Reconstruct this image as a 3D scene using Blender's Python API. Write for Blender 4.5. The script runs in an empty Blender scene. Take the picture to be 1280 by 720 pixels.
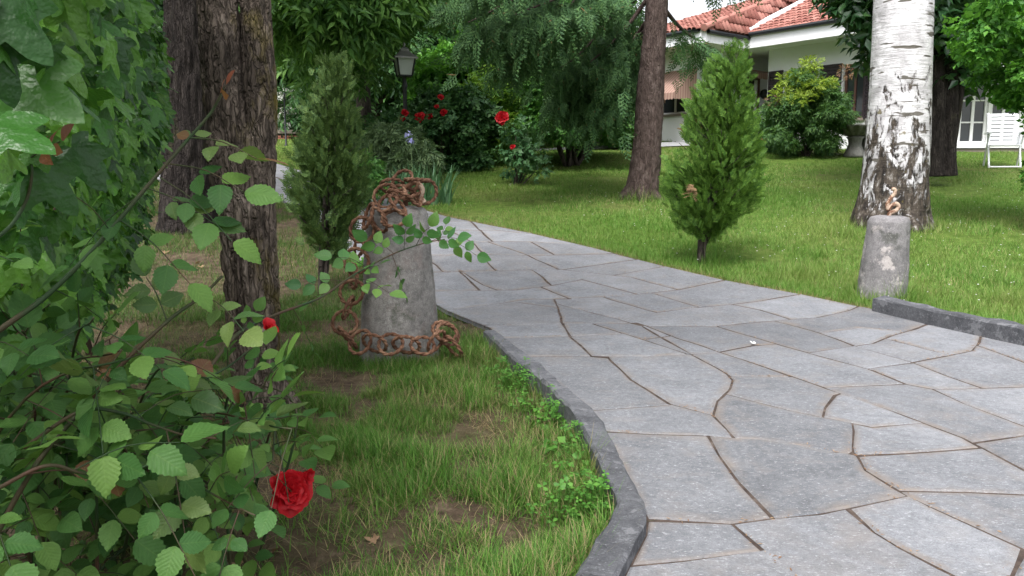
import bpy, bmesh, math, random
import numpy as np
from mathutils import Vector, Matrix, geometry, noise as mnoise

# ---------------------------------------------------------------- camera, world, light
sc = bpy.context.scene
COL = sc.collection
PITCH = math.atan(140 / 1000.0)
CAMZ = 0.85
cam = bpy.data.cameras.new('camera')
cam.sensor_width = 36.0
cam.lens = 36.0 * 1000 / 1280
cam.clip_start = 0.05
cam.clip_end = 500
camo = bpy.data.objects.new('camera', cam)
COL.objects.link(camo)
camo.location = (0, 0, CAMZ)
camo.rotation_euler = (math.pi / 2 - PITCH, 0, 0)
sc.camera = camo

SUN_EL, SUN_AZ = math.radians(58), math.radians(200)      # azimuth from +Y clockwise
world = bpy.data.worlds.new('World')
sc.world = world
world.use_nodes = True
wn, wl = world.node_tree.nodes, world.node_tree.links
wn.clear()
wo = wn.new('ShaderNodeOutputWorld')
bg = wn.new('ShaderNodeBackground')
sky = wn.new('ShaderNodeTexSky')
sky.sky_type = 'NISHITA'
sky.sun_disc = False
sky.sun_elevation = SUN_EL
sky.sun_rotation = SUN_AZ
sky.air_density = 1.0
sky.dust_density = 4.0
hs = wn.new('ShaderNodeHueSaturation')
hs.inputs['Saturation'].default_value = 0.22
hs.inputs['Value'].default_value = 1.0
wl.new(sky.outputs[0], hs.inputs['Color'])
wl.new(hs.outputs[0], bg.inputs['Color'])
bg.inputs['Strength'].default_value = 0.15
wl.new(bg.outputs[0], wo.inputs['Surface'])

sun = bpy.data.lights.new('sun', 'SUN')
sun.energy = 1.5
sun.angle = math.radians(20)
sun.color = (1.0, 0.985, 0.96)
suno = bpy.data.objects.new('sun', sun)
COL.objects.link(suno)
sd = Vector((math.sin(SUN_AZ) * math.cos(SUN_EL), math.cos(SUN_AZ) * math.cos(SUN_EL), math.sin(SUN_EL)))
suno.rotation_euler = sd.to_track_quat('Z', 'Y').to_euler()

sc.view_settings.view_transform = 'Standard'
sc.view_settings.look = 'None'
sc.view_settings.gamma = 1
sc.view_settings.exposure = 1.25
sc.view_settings.use_curve_mapping = False
sc.render.engine = 'CYCLES'
sc.cycles.max_bounces = 8
sc.cycles.transparent_max_bounces = 8

# ---------------------------------------------------------------- helpers: terrain, projection
_TY = [-30, 3, 5.0, 6.6, 8.6, 11.0, 13.0, 15.0, 16.5, 17.5, 19.0, 19.8, 21.0, 30.0, 300]
_TZ = [0, 0, 0.0, 0.144, 0.35, 0.575, 0.785, 1.0, 1.27, 1.38, 1.476, 1.64, 1.79, 2.2, 2.6]
_yy = np.arange(-10, 60, 0.05)
_zz = np.interp(_yy, _TY, _TZ)
_k = np.exp(-0.5 * (np.arange(-30, 31) / 9.0) ** 2); _k /= _k.sum()
_zz = np.convolve(np.pad(_zz, 30, mode='edge'), _k, mode='valid')


def T(y):
    return np.interp(y, _yy, _zz)


_cP, _sP = math.cos(PITCH), math.sin(PITCH)


def at(px, py, Y):
    u, v = (px - 640) / 1000.0, (360 - py) / 1000.0
    dy, dz = _cP + v * _sP, -_sP + v * _cP
    t = Y / dy
    return Vector((u * t, Y, CAMZ + dz * t))


def on(px, py, h=0.0):
    lo = None
    for y in np.arange(0.3, 50, 0.1):
        if at(px, py, y).z <= T(y) + h:
            lo = y - 0.1
            break
    if lo is None:
        return at(px, py, 50)
    hi = lo + 0.1
    for _ in range(20):
        m = (lo + hi) / 2
        if at(px, py, m).z <= T(m) + h:
            hi = m
        else:
            lo = m
    return at(px, py, hi)


# ---------------------------------------------------------------- helpers: noise
def _hash(ix, iy, iz, seed):
    h = (ix.astype(np.int64) * 374761393 + iy.astype(np.int64) * 668265263 + iz.astype(np.int64) * 2147483647 + seed * 1013904223) & 0xffffffff
    h = ((h ^ (h >> 13)) * 1274126177) & 0xffffffff
    h = ((h ^ (h >> 16)) * 2246822519) & 0xffffffff
    return ((h ^ (h >> 15)) & 0xffffff) / float(0xffffff)


def vnoise(x, y, z=0.0, seed=0):
    x, y, z = np.broadcast_arrays(np.asarray(x, float), np.asarray(y, float), np.asarray(z, float))
    ix, iy, iz = np.floor(x), np.floor(y), np.floor(z)
    fx, fy, fz = x - ix, y - iy, z - iz
    fx, fy, fz = [f * f * (3 - 2 * f) for f in (fx, fy, fz)]
    r = 0
    for a in (0, 1):
        for b in (0, 1):
            for c in (0, 1):
                w = (fx if a else 1 - fx) * (fy if b else 1 - fy) * (fz if c else 1 - fz)
                r = r + w * _hash(ix + a, iy + b, iz + c, seed)
    return r


def fbm(x, y, z=0.0, seed=0, octv=4):
    r, a, f, s = 0, 1.0, 1.0, 0
    for o in range(octv):
        r = r + a * vnoise(np.asarray(x) * f, np.asarray(y) * f, np.asarray(z) * f, seed + o * 17)
        s += a
        a *= 0.5
        f *= 2.03
    return r / s


# ---------------------------------------------------------------- helpers: objects
def tag(o, label=None, cat=None, group=None, kind=None):
    if label: o['label'] = label
    if cat: o['category'] = cat
    if group: o['group'] = group
    if kind: o['kind'] = kind
    return o


def empty(name, loc=(0, 0, 0), rz=0):
    o = bpy.data.objects.new(name, None)
    COL.objects.link(o)
    o.location = loc
    o.rotation_euler = (0, 0, rz)
    o.empty_display_size = 0.1
    return o


def link(name, me, mat=None, parent=None, loc=None):
    o = bpy.data.objects.new(name, me)
    COL.objects.link(o)
    if mat is not None and not me.materials:
        me.materials.append(mat)
    if parent is not None:
        o.parent = parent
    if loc is not None:
        o.location = loc
    return o


def mesh_np(name, V, F, mat=None, uv=None, smooth=False):
    """V (n,3), F (m,k) of one polygon size; uv per vertex (n,2) or None"""
    V = np.asarray(V, np.float32); F = np.asarray(F, np.int32)
    me = bpy.data.meshes.new(name)
    m, k = F.shape
    me.vertices.add(len(V)); me.vertices.foreach_set('co', V.ravel())
    me.loops.add(m * k); me.loops.foreach_set('vertex_index', F.ravel())
    me.polygons.add(m)
    me.polygons.foreach_set('loop_start', np.arange(0, m * k, k, dtype=np.int32))
    if smooth:
        me.polygons.foreach_set('use_smooth', np.ones(m, dtype=bool))
    if uv is not None:
        l = me.uv_layers.new(name='UVMap')
        l.data.foreach_set('uv', np.asarray(uv, np.float32)[F.ravel()].ravel())
    me.update(calc_edges=True)
    me.validate()
    if mat: me.materials.append(mat)
    return me


def scatter(name, tpl, M, P, mat, origin=(0, 0, 0), extra=None):
    """one mesh: template (V,F) put at every P with matrix M (N,3,3)"""
    V, F = tpl
    V = np.asarray(V, float); F = np.asarray(F)
    N = len(P)
    W = np.einsum('nij,vj->nvi', M, V) + (np.asarray(P) - np.asarray(origin))[:, None, :]
    FF = (F[None] + (np.arange(N) * len(V))[:, None, None]).reshape(-1, F.shape[1])
    uv = np.tile(V[:, :2], (N, 1))
    W = W.reshape(-1, 3)
    if extra is not None:
        EV, EF = extra
        FF = np.vstack([FF, np.asarray(EF) + len(W)])
        W = np.vstack([W, np.asarray(EV) - np.asarray(origin)])
        uv = np.vstack([uv, np.zeros((len(EV), 2))])
    return mesh_np(name, W, FF, mat, uv)


def nrm(a):
    a = np.asarray(a, float)
    return a / np.maximum(np.linalg.norm(a, axis=-1, keepdims=True), 1e-9)


def frames(D, Nn, S):
    """columns: side, along, normal times size"""
    D = nrm(D)
    side = nrm(np.cross(D, Nn))
    n = np.cross(side, D)
    return np.stack([side, D, n], axis=-1) * np.asarray(S)[:, None, None]


def rdir(rng, n):
    return nrm(rng.normal(size=(n, 3)))


def catmull(pts, radii, per=8):
    pts = [np.array(p, float) for p in pts]
    P = [2 * pts[0] - pts[1]] + pts + [2 * pts[-1] - pts[-2]]
    out, rr = [], []
    for i in range(1, len(P) - 2):
        for k in range(per):
            t = k / per
            a, b, c, d = P[i - 1], P[i], P[i + 1], P[i + 2]
            out.append(0.5 * ((2 * b) + (-a + c) * t + (2 * a - 5 * b + 4 * c - d) * t * t + (-a + 3 * b - 3 * c + d) * t ** 3))
            rr.append(radii[i - 1] * (1 - t) + radii[i] * t)
    out.append(pts[-1]); rr.append(radii[-1])
    return np.array(out), np.array(rr)


def tube(path, radii, n=8, disp=None, cap=True):
    """quads round a path; disp(theta[n], s[m], P) -> (m,n) radius factor"""
    path = np.asarray(path, float); radii = np.asarray(radii, float)
    m = len(path)
    t = nrm(np.gradient(path, axis=0))
    ref = np.array([1.0, 0, 0]) if abs(t[0][0]) < 0.8 else np.array([0, 1.0, 0])
    U = np.zeros_like(path); Wd = np.zeros_like(path)
    u = nrm(ref - t[0] * np.dot(ref, t[0]))
    for i in range(m):
        u = nrm(u - t[i] * np.dot(u, t[i]))
        U[i] = u; Wd[i] = np.cross(t[i], u)
    th = np.linspace(0, 2 * math.pi, n, endpoint=False)
    rad = np.repeat(radii[:, None], n, 1)
    if disp is not None:
        base = path[:, None, :] + (U[:, None, :] * np.cos(th)[None, :, None] + Wd[:, None, :] * np.sin(th)[None, :, None]) * rad[..., None]
        rad = rad * disp(base, th)
    V = path[:, None, :] + (U[:, None, :] * np.cos(th)[None, :, None] + Wd[:, None, :] * np.sin(th)[None, :, None]) * rad[..., None]
    V = V.reshape(-1, 3)
    i = np.arange(m - 1)[:, None] * n; j = np.arange(n)[None]; j2 = (j + 1) % n
    F = np.stack([i + j, i + j2, i + n + j2, i + n + j], -1).reshape(-1, 4)
    if cap:
        c0 = len(V); V = np.vstack([V, path[:1], path[-1:]])
        jj = np.arange(n); k = (jj + 1) % n
        e = (m - 1) * n
        F = np.vstack([F, np.stack([k, jj, np.full(n, c0), np.full(n, c0)], -1), np.stack([e + jj, e + k, np.full(n, c0 + 1), np.full(n, c0 + 1)], -1)])
    return V, F


def fix(F):
    return F


def comb(parts):
    Vs, Fs, o = [], [], 0
    for V, F in parts:
        Vs.append(V); Fs.append(np.asarray(F) + o); o += len(V)
    return np.vstack(Vs), np.vstack(Fs)


def quads_mesh(name, parts, mat, smooth=True, origin=(0, 0, 0)):
    V, F = comb(parts)
    V = V - np.asarray(origin, float)
    me = bpy.data.meshes.new(name)
    faces = [tuple(dict.fromkeys(f)) for f in F.tolist()]
    me.from_pydata(V.tolist(), [], faces)
    if smooth:
        me.polygons.foreach_set('use_smooth', np.ones(len(me.polygons), dtype=bool))
    me.update()
    if mat: me.materials.append(mat)
    return me


def box_vf(x0, x1, y0, y1, z0, z1):
    V = np.array([[x, y, z] for z in (z0, z1) for y in (y0, y1) for x in (x0, x1)], float)
    F = np.array([[0, 2, 3, 1], [4, 5, 7, 6], [0, 1, 5, 4], [2, 6, 7, 3], [0, 4, 6, 2], [1, 3, 7, 5]])
    return V, F


def bm_obj(name, bm, mat, parent=None, loc=None, smooth=False):
    me = bpy.data.meshes.new(name)
    bm.to_mesh(me); bm.free()
    if smooth:
        me.polygons.foreach_set('use_smooth', np.ones(len(me.polygons), dtype=bool))
    return link(name, me, mat, parent, loc)


def lathe_vf(prof, n=32, wob=None):
    """prof: list of (r,z); closes where r is 0"""
    prof = np.asarray(prof, float)
    th = np.linspace(0, 2 * math.pi, n, endpoint=False)
    V = np.stack([prof[:, 0, None] * np.cos(th), prof[:, 0, None] * np.sin(th), np.repeat(prof[:, 1, None], n, 1)], -1)
    if wob is not None: V = wob(V, th)
    V = V.reshape(-1, 3)
    m = len(prof)
    i = np.arange(m - 1)[:, None] * n; j = np.arange(n)[None]; j2 = (j + 1) % n
    return V, np.stack([i + j, i + j2, i + n + j2, i + n + j], -1).reshape(-1, 4)


# ---------------------------------------------------------------- helpers: materials
class NT:
    def __init__(s, name):
        s.m = bpy.data.materials.new(name); s.m.use_nodes = True
        s.n, s.l = s.m.node_tree.nodes, s.m.node_tree.links
        s.n.clear()
        s.out = s.n.new('ShaderNodeOutputMaterial')

    def node(s, t, **kw):
        x = s.n.new(t)
        for k, v in kw.items(): setattr(x, k, v)
        return x

    def put(s, sock, v):
        if isinstance(v, bpy.types.NodeSocket): s.l.new(v, sock)
        elif isinstance(v, (tuple, list)) and len(v) == 3 and sock.type == 'RGBA': sock.default_value = (*v, 1)
        else: sock.default_value = v

    def math(s, op, a, b=0.0, c=None, clamp=False):
        x = s.node('ShaderNodeMath', operation=op, use_clamp=clamp)
        s.put(x.inputs[0], a); s.put(x.inputs[1], b)
        if c is not None: s.put(x.inputs[2], c)
        return x.outputs[0]

    def mix(s, f, a, b, mode='MIX'):
        x = s.node('ShaderNodeMix', data_type='RGBA', blend_type=mode)
        s.put(x.inputs['Factor'], f)
        s.put(x.inputs[6], a); s.put(x.inputs[7], b)
        return x.outputs[2]

    def co(s, which='Object', scale=(1, 1, 1), loc=None):
        t = s.node('ShaderNodeTexCoord')
        mp = s.node('ShaderNodeMapping')
        mp.inputs['Scale'].default_value = scale
        s.l.new(t.outputs[which], mp.inputs[0])
        if loc is not None: s.put(mp.inputs['Location'], loc)
        return mp.outputs[0]

    def noise(s, co, scale, detail=4, rough=0.55, out=0, dist=0.0):
        x = s.node('ShaderNodeTexNoise')
        s.l.new(co, x.inputs['Vector'])
        x.inputs['Scale'].default_value = scale
        x.inputs['Detail'].default_value = detail
        x.inputs['Roughness'].default_value = rough
        x.inputs['Distortion'].default_value = dist
        return x.outputs[out]

    def voro(s, co, scale, feature='F1', rnd=1.0):
        x = s.node('ShaderNodeTexVoronoi', feature=feature)
        s.l.new(co, x.inputs['Vector'])
        x.inputs['Scale'].default_value = scale
        x.inputs['Randomness'].default_value = rnd
        return x.outputs['Distance']

    def ramp(s, f, stops):
        x = s.node('ShaderNodeValToRGB')
        e = x.color_ramp.elements
        while len(e) < len(stops): e.new(0.5)
        for q, (p, c) in zip(e, stops):
            q.position = p
            q.color = (*c, 1) if isinstance(c, (tuple, list)) else (c, c, c, 1)
        s.put(x.inputs[0], f)
        return x.outputs[0]

    def bump(s, h, strength=0.3, dist=0.01, normal=None):
        x = s.node('ShaderNodeBump')
        x.inputs['Strength'].default_value = strength
        x.inputs['Distance'].default_value = dist
        s.put(x.inputs['Height'], h)
        if normal is not None: s.l.new(normal, x.inputs['Normal'])
        return x.outputs[0]

    def bsdf(s, color, rough=0.7, normal=None, spec=0.3, metal=0.0, trans=None, tcol=None):
        b = s.node('ShaderNodeBsdfPrincipled')
        s.put(b.inputs['Base Color'], color); s.put(b.inputs['Roughness'], rough)
        s.put(b.inputs['Specular IOR Level'], spec); s.put(b.inputs['Metallic'], metal)
        if normal is not None: s.l.new(normal, b.inputs['Normal'])
        if trans:
            t = s.node('ShaderNodeBsdfTranslucent')
            s.put(t.inputs['Color'], tcol if tcol is not None else color)
            mx = s.node('ShaderNodeMixShader')
            mx.inputs[0].default_value = trans
            s.l.new(b.outputs[0], mx.inputs[1]); s.l.new(t.outputs[0], mx.inputs[2])
            s.l.new(mx.outputs[0], s.out.inputs['Surface'])
        else:
            s.l.new(b.outputs[0], s.out.inputs['Surface'])
        return s.m


def island(t):
    g = t.node('ShaderNodeNewGeometry')
    o = t.node('ShaderNodeObjectInfo')
    return t.math('FRACT', t.math('ADD', g.outputs['Random Per Island'], o.outputs['Random']))


def leaf_mat(name, cols, rough=0.5, trans=0.3, spec=0.3, vein=0.0, tint=None, tintp=0.05, bump=0.0, back=1.15, soft=False):
    """cols: dark, mid, light"""
    t = NT(name)
    r = island(t)
    c = t.ramp(r, [(0.0, cols[0]), (0.5, cols[1]), (1.0, cols[2])])
    if tint is not None:
        g = t.math('GREATER_THAN', t.math('FRACT', t.math('MULTIPLY', r, 37.7)), 1 - tintp)
        c = t.mix(g, c, tint)
    uv = t.node('ShaderNodeTexCoord').outputs['UV']
    nrmsock = None
    if vein:
        sx = t.node('ShaderNodeSeparateXYZ'); t.l.new(uv, sx.inputs[0])
        ax = t.math('ABSOLUTE', sx.outputs[0])
        rib = t.math('LESS_THAN', ax, 0.014)
        w = t.math('SINE', t.math('MULTIPLY', t.math('SUBTRACT', sx.outputs[1], t.math('MULTIPLY', ax, 0.9)), 52.0))
        sv = t.math('MULTIPLY', t.math('GREATER_THAN', w, 0.965), 0.35)
        v = t.math('MAXIMUM', rib, sv)
        c = t.mix(t.math('MULTIPLY', v, vein), c, (cols[2][0] * 1.7, cols[2][1] * 1.5, cols[2][2] * 1.6))
        nz = t.noise(t.co('UV'), 9.0, 3)
        c = t.mix(0.5, c, t.mix(nz, (0.35, 0.35, 0.35), (1.3, 1.3, 1.3)), 'MULTIPLY')
        nrmsock = t.bump(t.math('ADD', t.math('MULTIPLY', w, 0.5), t.math('MULTIPLY', nz, 3.0)), 0.18, 0.004)
    if soft:
        nz = t.noise(t.co('UV'), 3.5, 3)
        c = t.mix(0.5, c, t.mix(nz, (0.4, 0.4, 0.4), (1.3, 1.3, 1.3)), 'MULTIPLY')
        nrmsock = t.bump(nz, 0.35, 0.02)
    return t.bsdf(c, rough, nrmsock, spec, trans=trans, tcol=t.mix(0.6, c, (cols[2][0] * back, cols[2][1] * back * 1.1, cols[2][2] * 0.7)))


def lin(r, g, b):
    f = lambda c: (c / 255) / 12.92 if c / 255 <= 0.04045 else ((c / 255 + 0.055) / 1.055) ** 2.4
    return (f(r), f(g), f(b))
# ---------------------------------------------------------------- materials of the setting
def stone_mat(name, dark, light, scale=30, lichen=None, lichen2=None, bumpk=0.4, rough=0.85, warm=None, damp=None, fleck=None, dust=None):
    t = NT(name)
    oi = t.node('ShaderNodeObjectInfo')
    off = t.node('ShaderNodeCombineXYZ')
    for i, k in enumerate((13.0, 29.0, 7.0)):
        t.put(off.inputs[i], t.math('MULTIPLY', oi.outputs['Random'], k))
    co = t.co('Object', loc=off.outputs[0])
    n1 = t.noise(co, scale * 0.12, 5)
    n2 = t.noise(co, scale, 6, 0.7)
    n3 = t.noise(co, scale * 7, 3, 0.7)
    f = t.math('ADD', t.math('MULTIPLY', n2, 0.55), t.math('MULTIPLY', n1, 0.45))
    c = t.ramp(f, [(0.32, dark), (0.68, light)])
    c = t.mix(0.55, c, t.ramp(n3, [(0.35, 0.45), (0.65, 1.0)]), 'MULTIPLY')
    tone = t.math('MULTIPLY_ADD', oi.outputs['Random'], 0.38, 0.80)
    cc = t.node('ShaderNodeCombineXYZ')
    for i in range(3): t.put(cc.inputs[i], tone)
    c = t.mix(1.0, c, cc.outputs[0], 'MULTIPLY')
    if warm:
        c = t.mix(t.ramp(t.noise(co, scale * 0.2, 5, 0.6, dist=0.6), [(0.52, 0.0), (0.75, 0.6)]), c, warm)
    if lichen:
        c = t.mix(t.ramp(t.noise(co, scale * 0.35, 6, 0.65), [(0.56, 0.0), (0.62, 0.85)]), c, lichen)
    if lichen2:
        c = t.mix(t.ramp(t.noise(t.co('Object', loc=(3, 1, 7)), scale * 0.22, 6, 0.7), [(0.55, 0.0), (0.66, 0.8)]), c, lichen2)
    if fleck:
        fl = t.noise(t.co('Object', (1, 2.2, 1), off.outputs[0]), 75, 4, 0.75)
        c = t.mix(t.ramp(fl, [(0.58, 0.0), (0.66, 0.7)]), c, fleck)
        c = t.mix(t.ramp(fl, [(0.30, 0.65), (0.40, 0.0)]), c, (0.075, 0.078, 0.088))
    if dust:
        at_ = t.node('ShaderNodeAttribute', attribute_name='dust')
        dn = t.ramp(t.noise(co, scale * 0.22, 5, 0.65), [(0.38, 0.0), (0.68, 0.85)])
        c = t.mix(t.math('MULTIPLY', at_.outputs['Fac'], dn), c, dust)
    nb = t.bump(t.math('ADD', n2, t.math('MULTIPLY', n3, 0.5)), bumpk, 0.006)
    return t.bsdf(c, rough, nb, 0.25)


M_slab = stone_mat('slab_stone', (0.140, 0.145, 0.160), (0.30, 0.307, 0.330), 40, warm=(0.23, 0.212, 0.205), bumpk=0.8, fleck=(0.46, 0.465, 0.49), dust=(0.215, 0.18, 0.155))
M_kerb = stone_mat('kerb_stone', (0.055, 0.057, 0.065), (0.185, 0.188, 0.205), 40, lichen=(0.18, 0.182, 0.195), bumpk=1.0, fleck=(0.27, 0.27, 0.29))
M_bollard = stone_mat('granite', (0.10, 0.095, 0.092), (0.36, 0.342, 0.325), 34, warm=(0.22, 0.155, 0.138), lichen2=(0.075, 0.085, 0.062), bumpk=1.0, fleck=(0.38, 0.37, 0.36))
M_bollard2 = stone_mat('lichened_granite', (0.10, 0.095, 0.10), (0.30, 0.285, 0.29), 24, lichen=(0.44, 0.40, 0.39), lichen2=(0.065, 0.068, 0.058), bumpk=1.0, fleck=(0.40, 0.38, 0.38))


def soil_material():
    t = NT('soil')
    co = t.co('Object')
    n1 = t.noise(co, 1.4, 5); n2 = t.noise(co, 14, 6, 0.7); n3 = t.noise(co, 90, 3, 0.7)
    c = t.ramp(n2, [(0.3, (0.035, 0.024, 0.017)), (0.55, (0.10, 0.072, 0.05)), (0.75, (0.20, 0.155, 0.105))])
    c = t.mix(t.ramp(n1, [(0.45, 0.0), (0.7, 0.5)]), c, (0.085, 0.095, 0.03))
    return t.bsdf(c, 0.95, t.bump(t.math('ADD', n2, t.math('MULTIPLY', n3, 0.6)), 0.8, 0.02), 0.1)


def turf_material():
    t = NT('turf')
    co = t.co('Object')
    n1 = t.noise(co, 0.55, 5, 0.6); n2 = t.noise(co, 9, 6, 0.7); n3 = t.noise(co, 70, 3, 0.7)
    c = t.ramp(n2, [(0.3, (0.045, 0.075, 0.012)), (0.55, (0.10, 0.16, 0.03)), (0.75, (0.18, 0.23, 0.06))])
    c = t.mix(t.ramp(n1, [(0.5, 0.0), (0.68, 0.55)]), c, (0.16, 0.15, 0.06))
    c = t.mix(t.ramp(t.noise(co, 1.1, 5, 0.6, dist=0.5), [(0.66, 0.0), (0.74, 0.8)]), c, (0.12, 0.085, 0.06))
    return t.bsdf(c, 0.95, t.bump(t.math('ADD', n2, n3), 0.7, 0.03), 0.1)


M_soil = soil_material()
M_turf = turf_material()


def mortar_material():
    t = NT('joint_earth')
    co = t.co('Object')
    n2 = t.noise(co, 16, 6, 0.7); n3 = t.noise(co, 120, 3, 0.7)
    c = t.ramp(n2, [(0.3, (0.040, 0.030, 0.026)), (0.55, (0.090, 0.068, 0.058)), (0.75, (0.19, 0.16, 0.14))])
    return t.bsdf(c, 0.95, t.bump(t.math('ADD', n2, n3), 0.6, 0.01), 0.1)


M_mortar = mortar_material()

# ---------------------------------------------------------------- path outline on the ground
RIGHT = [(1700, 545), (1280, 432), (1085, 389), (1000, 371), (900, 352), (820, 333), (740, 312), (660, 293), (600, 281), (560, 273), (530, 264), (480, 249), (430, 233), (385, 217), (345, 205), (300, 196), (230, 190)]
LEFT = [(190, 225), (300, 240), (350, 251), (378, 266), (410, 292), (440, 322), (480, 348), (520, 370), (560, 393), (612, 414)]
KERB_IN = [(604, 413), (647, 453), (682, 478), (718, 515.5), (735.5, 551), (762, 600), (773, 622), (767, 635.5), (715.5, 720)]
KERB_OUT = [(620, 413), (673, 453), (709, 484), (733, 502), (753, 524), (773, 564), (792, 600), (808, 631), (808, 650), (780, 702), (767, 724)]
KZ = 0.055


def plane_pt(px, py, z):
    a, b = at(px, py, 1.0), at(px, py, 2.0)
    k = (z - a.z) / (b.z - a.z)
    return np.array((a.x + (b.x - a.x) * k, 1.0 + k))


right_g = [np.array(on(*p)[:2]) for p in RIGHT]
left_g = [np.array(on(*p)[:2]) for p in LEFT]
kerb_in = [plane_pt(*p, KZ) for p in KERB_IN]
kerb_out = [plane_pt(*p, KZ) for p in KERB_OUT]
# beyond the lower frame the kerb runs on to the left, behind the camera's feet
kerb_in.append(kerb_in[-1] + np.array((-0.5, -0.62)))
kerb_out.append(kerb_out[-1] + np.array((-0.5, -0.62)))
PATH = [kerb_out[-1]] + [np.array((0.2, -1.5)), np.array((6.0, -1.5)), np.array((6.0, 2.2))] + right_g + left_g + kerb_out[:-1]
PATH = np.array(PATH)


def inside(poly, x, y):
    x = np.asarray(x, float); y = np.asarray(y, float)
    r = np.zeros(x.shape, bool)
    n = len(poly)
    for i in range(n):
        x0, y0 = poly[i]; x1, y1 = poly[(i + 1) % n]
        c = ((y0 > y) != (y1 > y))
        with np.errstate(divide='ignore', invalid='ignore'):
            xi = (x1 - x0) * (y - y0) / (y1 - y0 + 1e-12) + x0
        r ^= c & (x < xi)
    return r


def dist_poly(poly, x, y):
    d = np.full(np.shape(x), 1e9)
    n = len(poly)
    for i in range(n):
        a = np.array(poly[i]); b = np.array(poly[(i + 1) % n])
        ab = b - a
        t = np.clip(((x - a[0]) * ab[0] + (y - a[1]) * ab[1]) / max(ab @ ab, 1e-9), 0, 1)
        d = np.minimum(d, np.hypot(x - a[0] - t * ab[0], y - a[1] - t * ab[1]))
    return d


# the bed: everything left of the path (soil, patchy grass); the lawn: right of it
BEDSIDE = np.array([kerb_in[-1] + np.array((0.04, 0))] + [np.array((-12, kerb_in[-1][1]))] + [np.array((-12, 14.0))] + left_g + [p for p in kerb_in[:-1]])


# ---------------------------------------------------------------- ground sheet
def ground_height(X, Y):
    z = T(Y)
    z = z + 0.03 * (fbm(X * 0.6, Y * 0.6, 0, 3) - 0.5)
    ins = inside(PATH, X, Y)
    d = dist_poly(PATH, X, Y)
    bed = inside(BEDSIDE, X, Y) & (Y < 4.6)
    z = np.where(ins, T(Y) - 0.05, z)
    z = np.where(bed, T(Y) - 0.035 + 0.05 * (fbm(X * 2.2, Y * 2.2, 0, 9) - 0.5) + 0.025 * (fbm(X * 9, Y * 9, 0, 19) - 0.5), z)
    dl = dist_poly(np.array(left_g + left_g[::-1]), X, Y)
    z = np.where(bed | (~ins & inside(BEDSIDE, X, Y)), z * np.clip(dl / 0.3, 0, 1) + (T(Y) + 0.012) * (1 - np.clip(dl / 0.3, 0, 1)), z)
    # near the path edge the lawn meets it flush
    k = np.clip(d / 0.4, 0, 1)
    z = np.where(~ins & ~bed, T(Y) * (1 - k) + z * k - 0.002, z)
    return z


def gxs():
    xs = np.concatenate([np.arange(-60, -8, 4.0), np.arange(-8, -2.4, 0.25), np.arange(-2.4, 3.2, 0.06), np.arange(3.2, 12, 0.25), np.arange(12, 62, 4.0)])
    ys = np.concatenate([np.arange(-20, 0.5, 1.0), np.arange(0.5, 5.6, 0.06), np.arange(5.6, 24, 0.25), np.arange(24, 90, 4.0), [150, 250, 400]])
    return xs, ys


xs, ys = gxs()
X, Y = np.meshgrid(xs, ys)
Z = ground_height(X.ravel(), Y.ravel())
V = np.stack([X.ravel(), Y.ravel(), Z], -1)
nx, ny = len(xs), len(ys)
i, j = np.meshgrid(np.arange(nx - 1), np.arange(ny - 1))
a = (j * nx + i).ravel()
Fq = np.stack([a, a + 1, a + nx + 1, a + nx], -1)
cx, cy = V[Fq].mean(1)[:, 0], V[Fq].mean(1)[:, 1]
me = mesh_np('lawn', V, Fq, M_turf, smooth=True)
me.materials.append(M_soil)
bedf = inside(BEDSIDE, cx, cy) & (cy < 13)
me.polygons.foreach_set('material_index', bedf.astype(np.int32))
lawn = link('lawn', me)
tag(lawn, 'mown green lawn rising gently to the house, bare earth bed on its left side', 'lawn', kind='structure')

_gx, _gy, _gz = xs, ys, Z.reshape(ny, nx)


def GZ(x, y):
    """height of the ground sheet itself"""
    x = np.asarray(x, float); y = np.asarray(y, float)
    ix = np.clip(np.searchsorted(_gx, x) - 1, 0, nx - 2); iy = np.clip(np.searchsorted(_gy, y) - 1, 0, ny - 2)
    fx = (x - _gx[ix]) / (_gx[ix + 1] - _gx[ix]); fy = (y - _gy[iy]) / (_gy[iy + 1] - _gy[iy])
    return (_gz[iy, ix] * (1 - fx) * (1 - fy) + _gz[iy, ix + 1] * fx * (1 - fy) + _gz[iy + 1, ix] * (1 - fx) * fy + _gz[iy + 1, ix + 1] * fx * fy)


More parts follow.
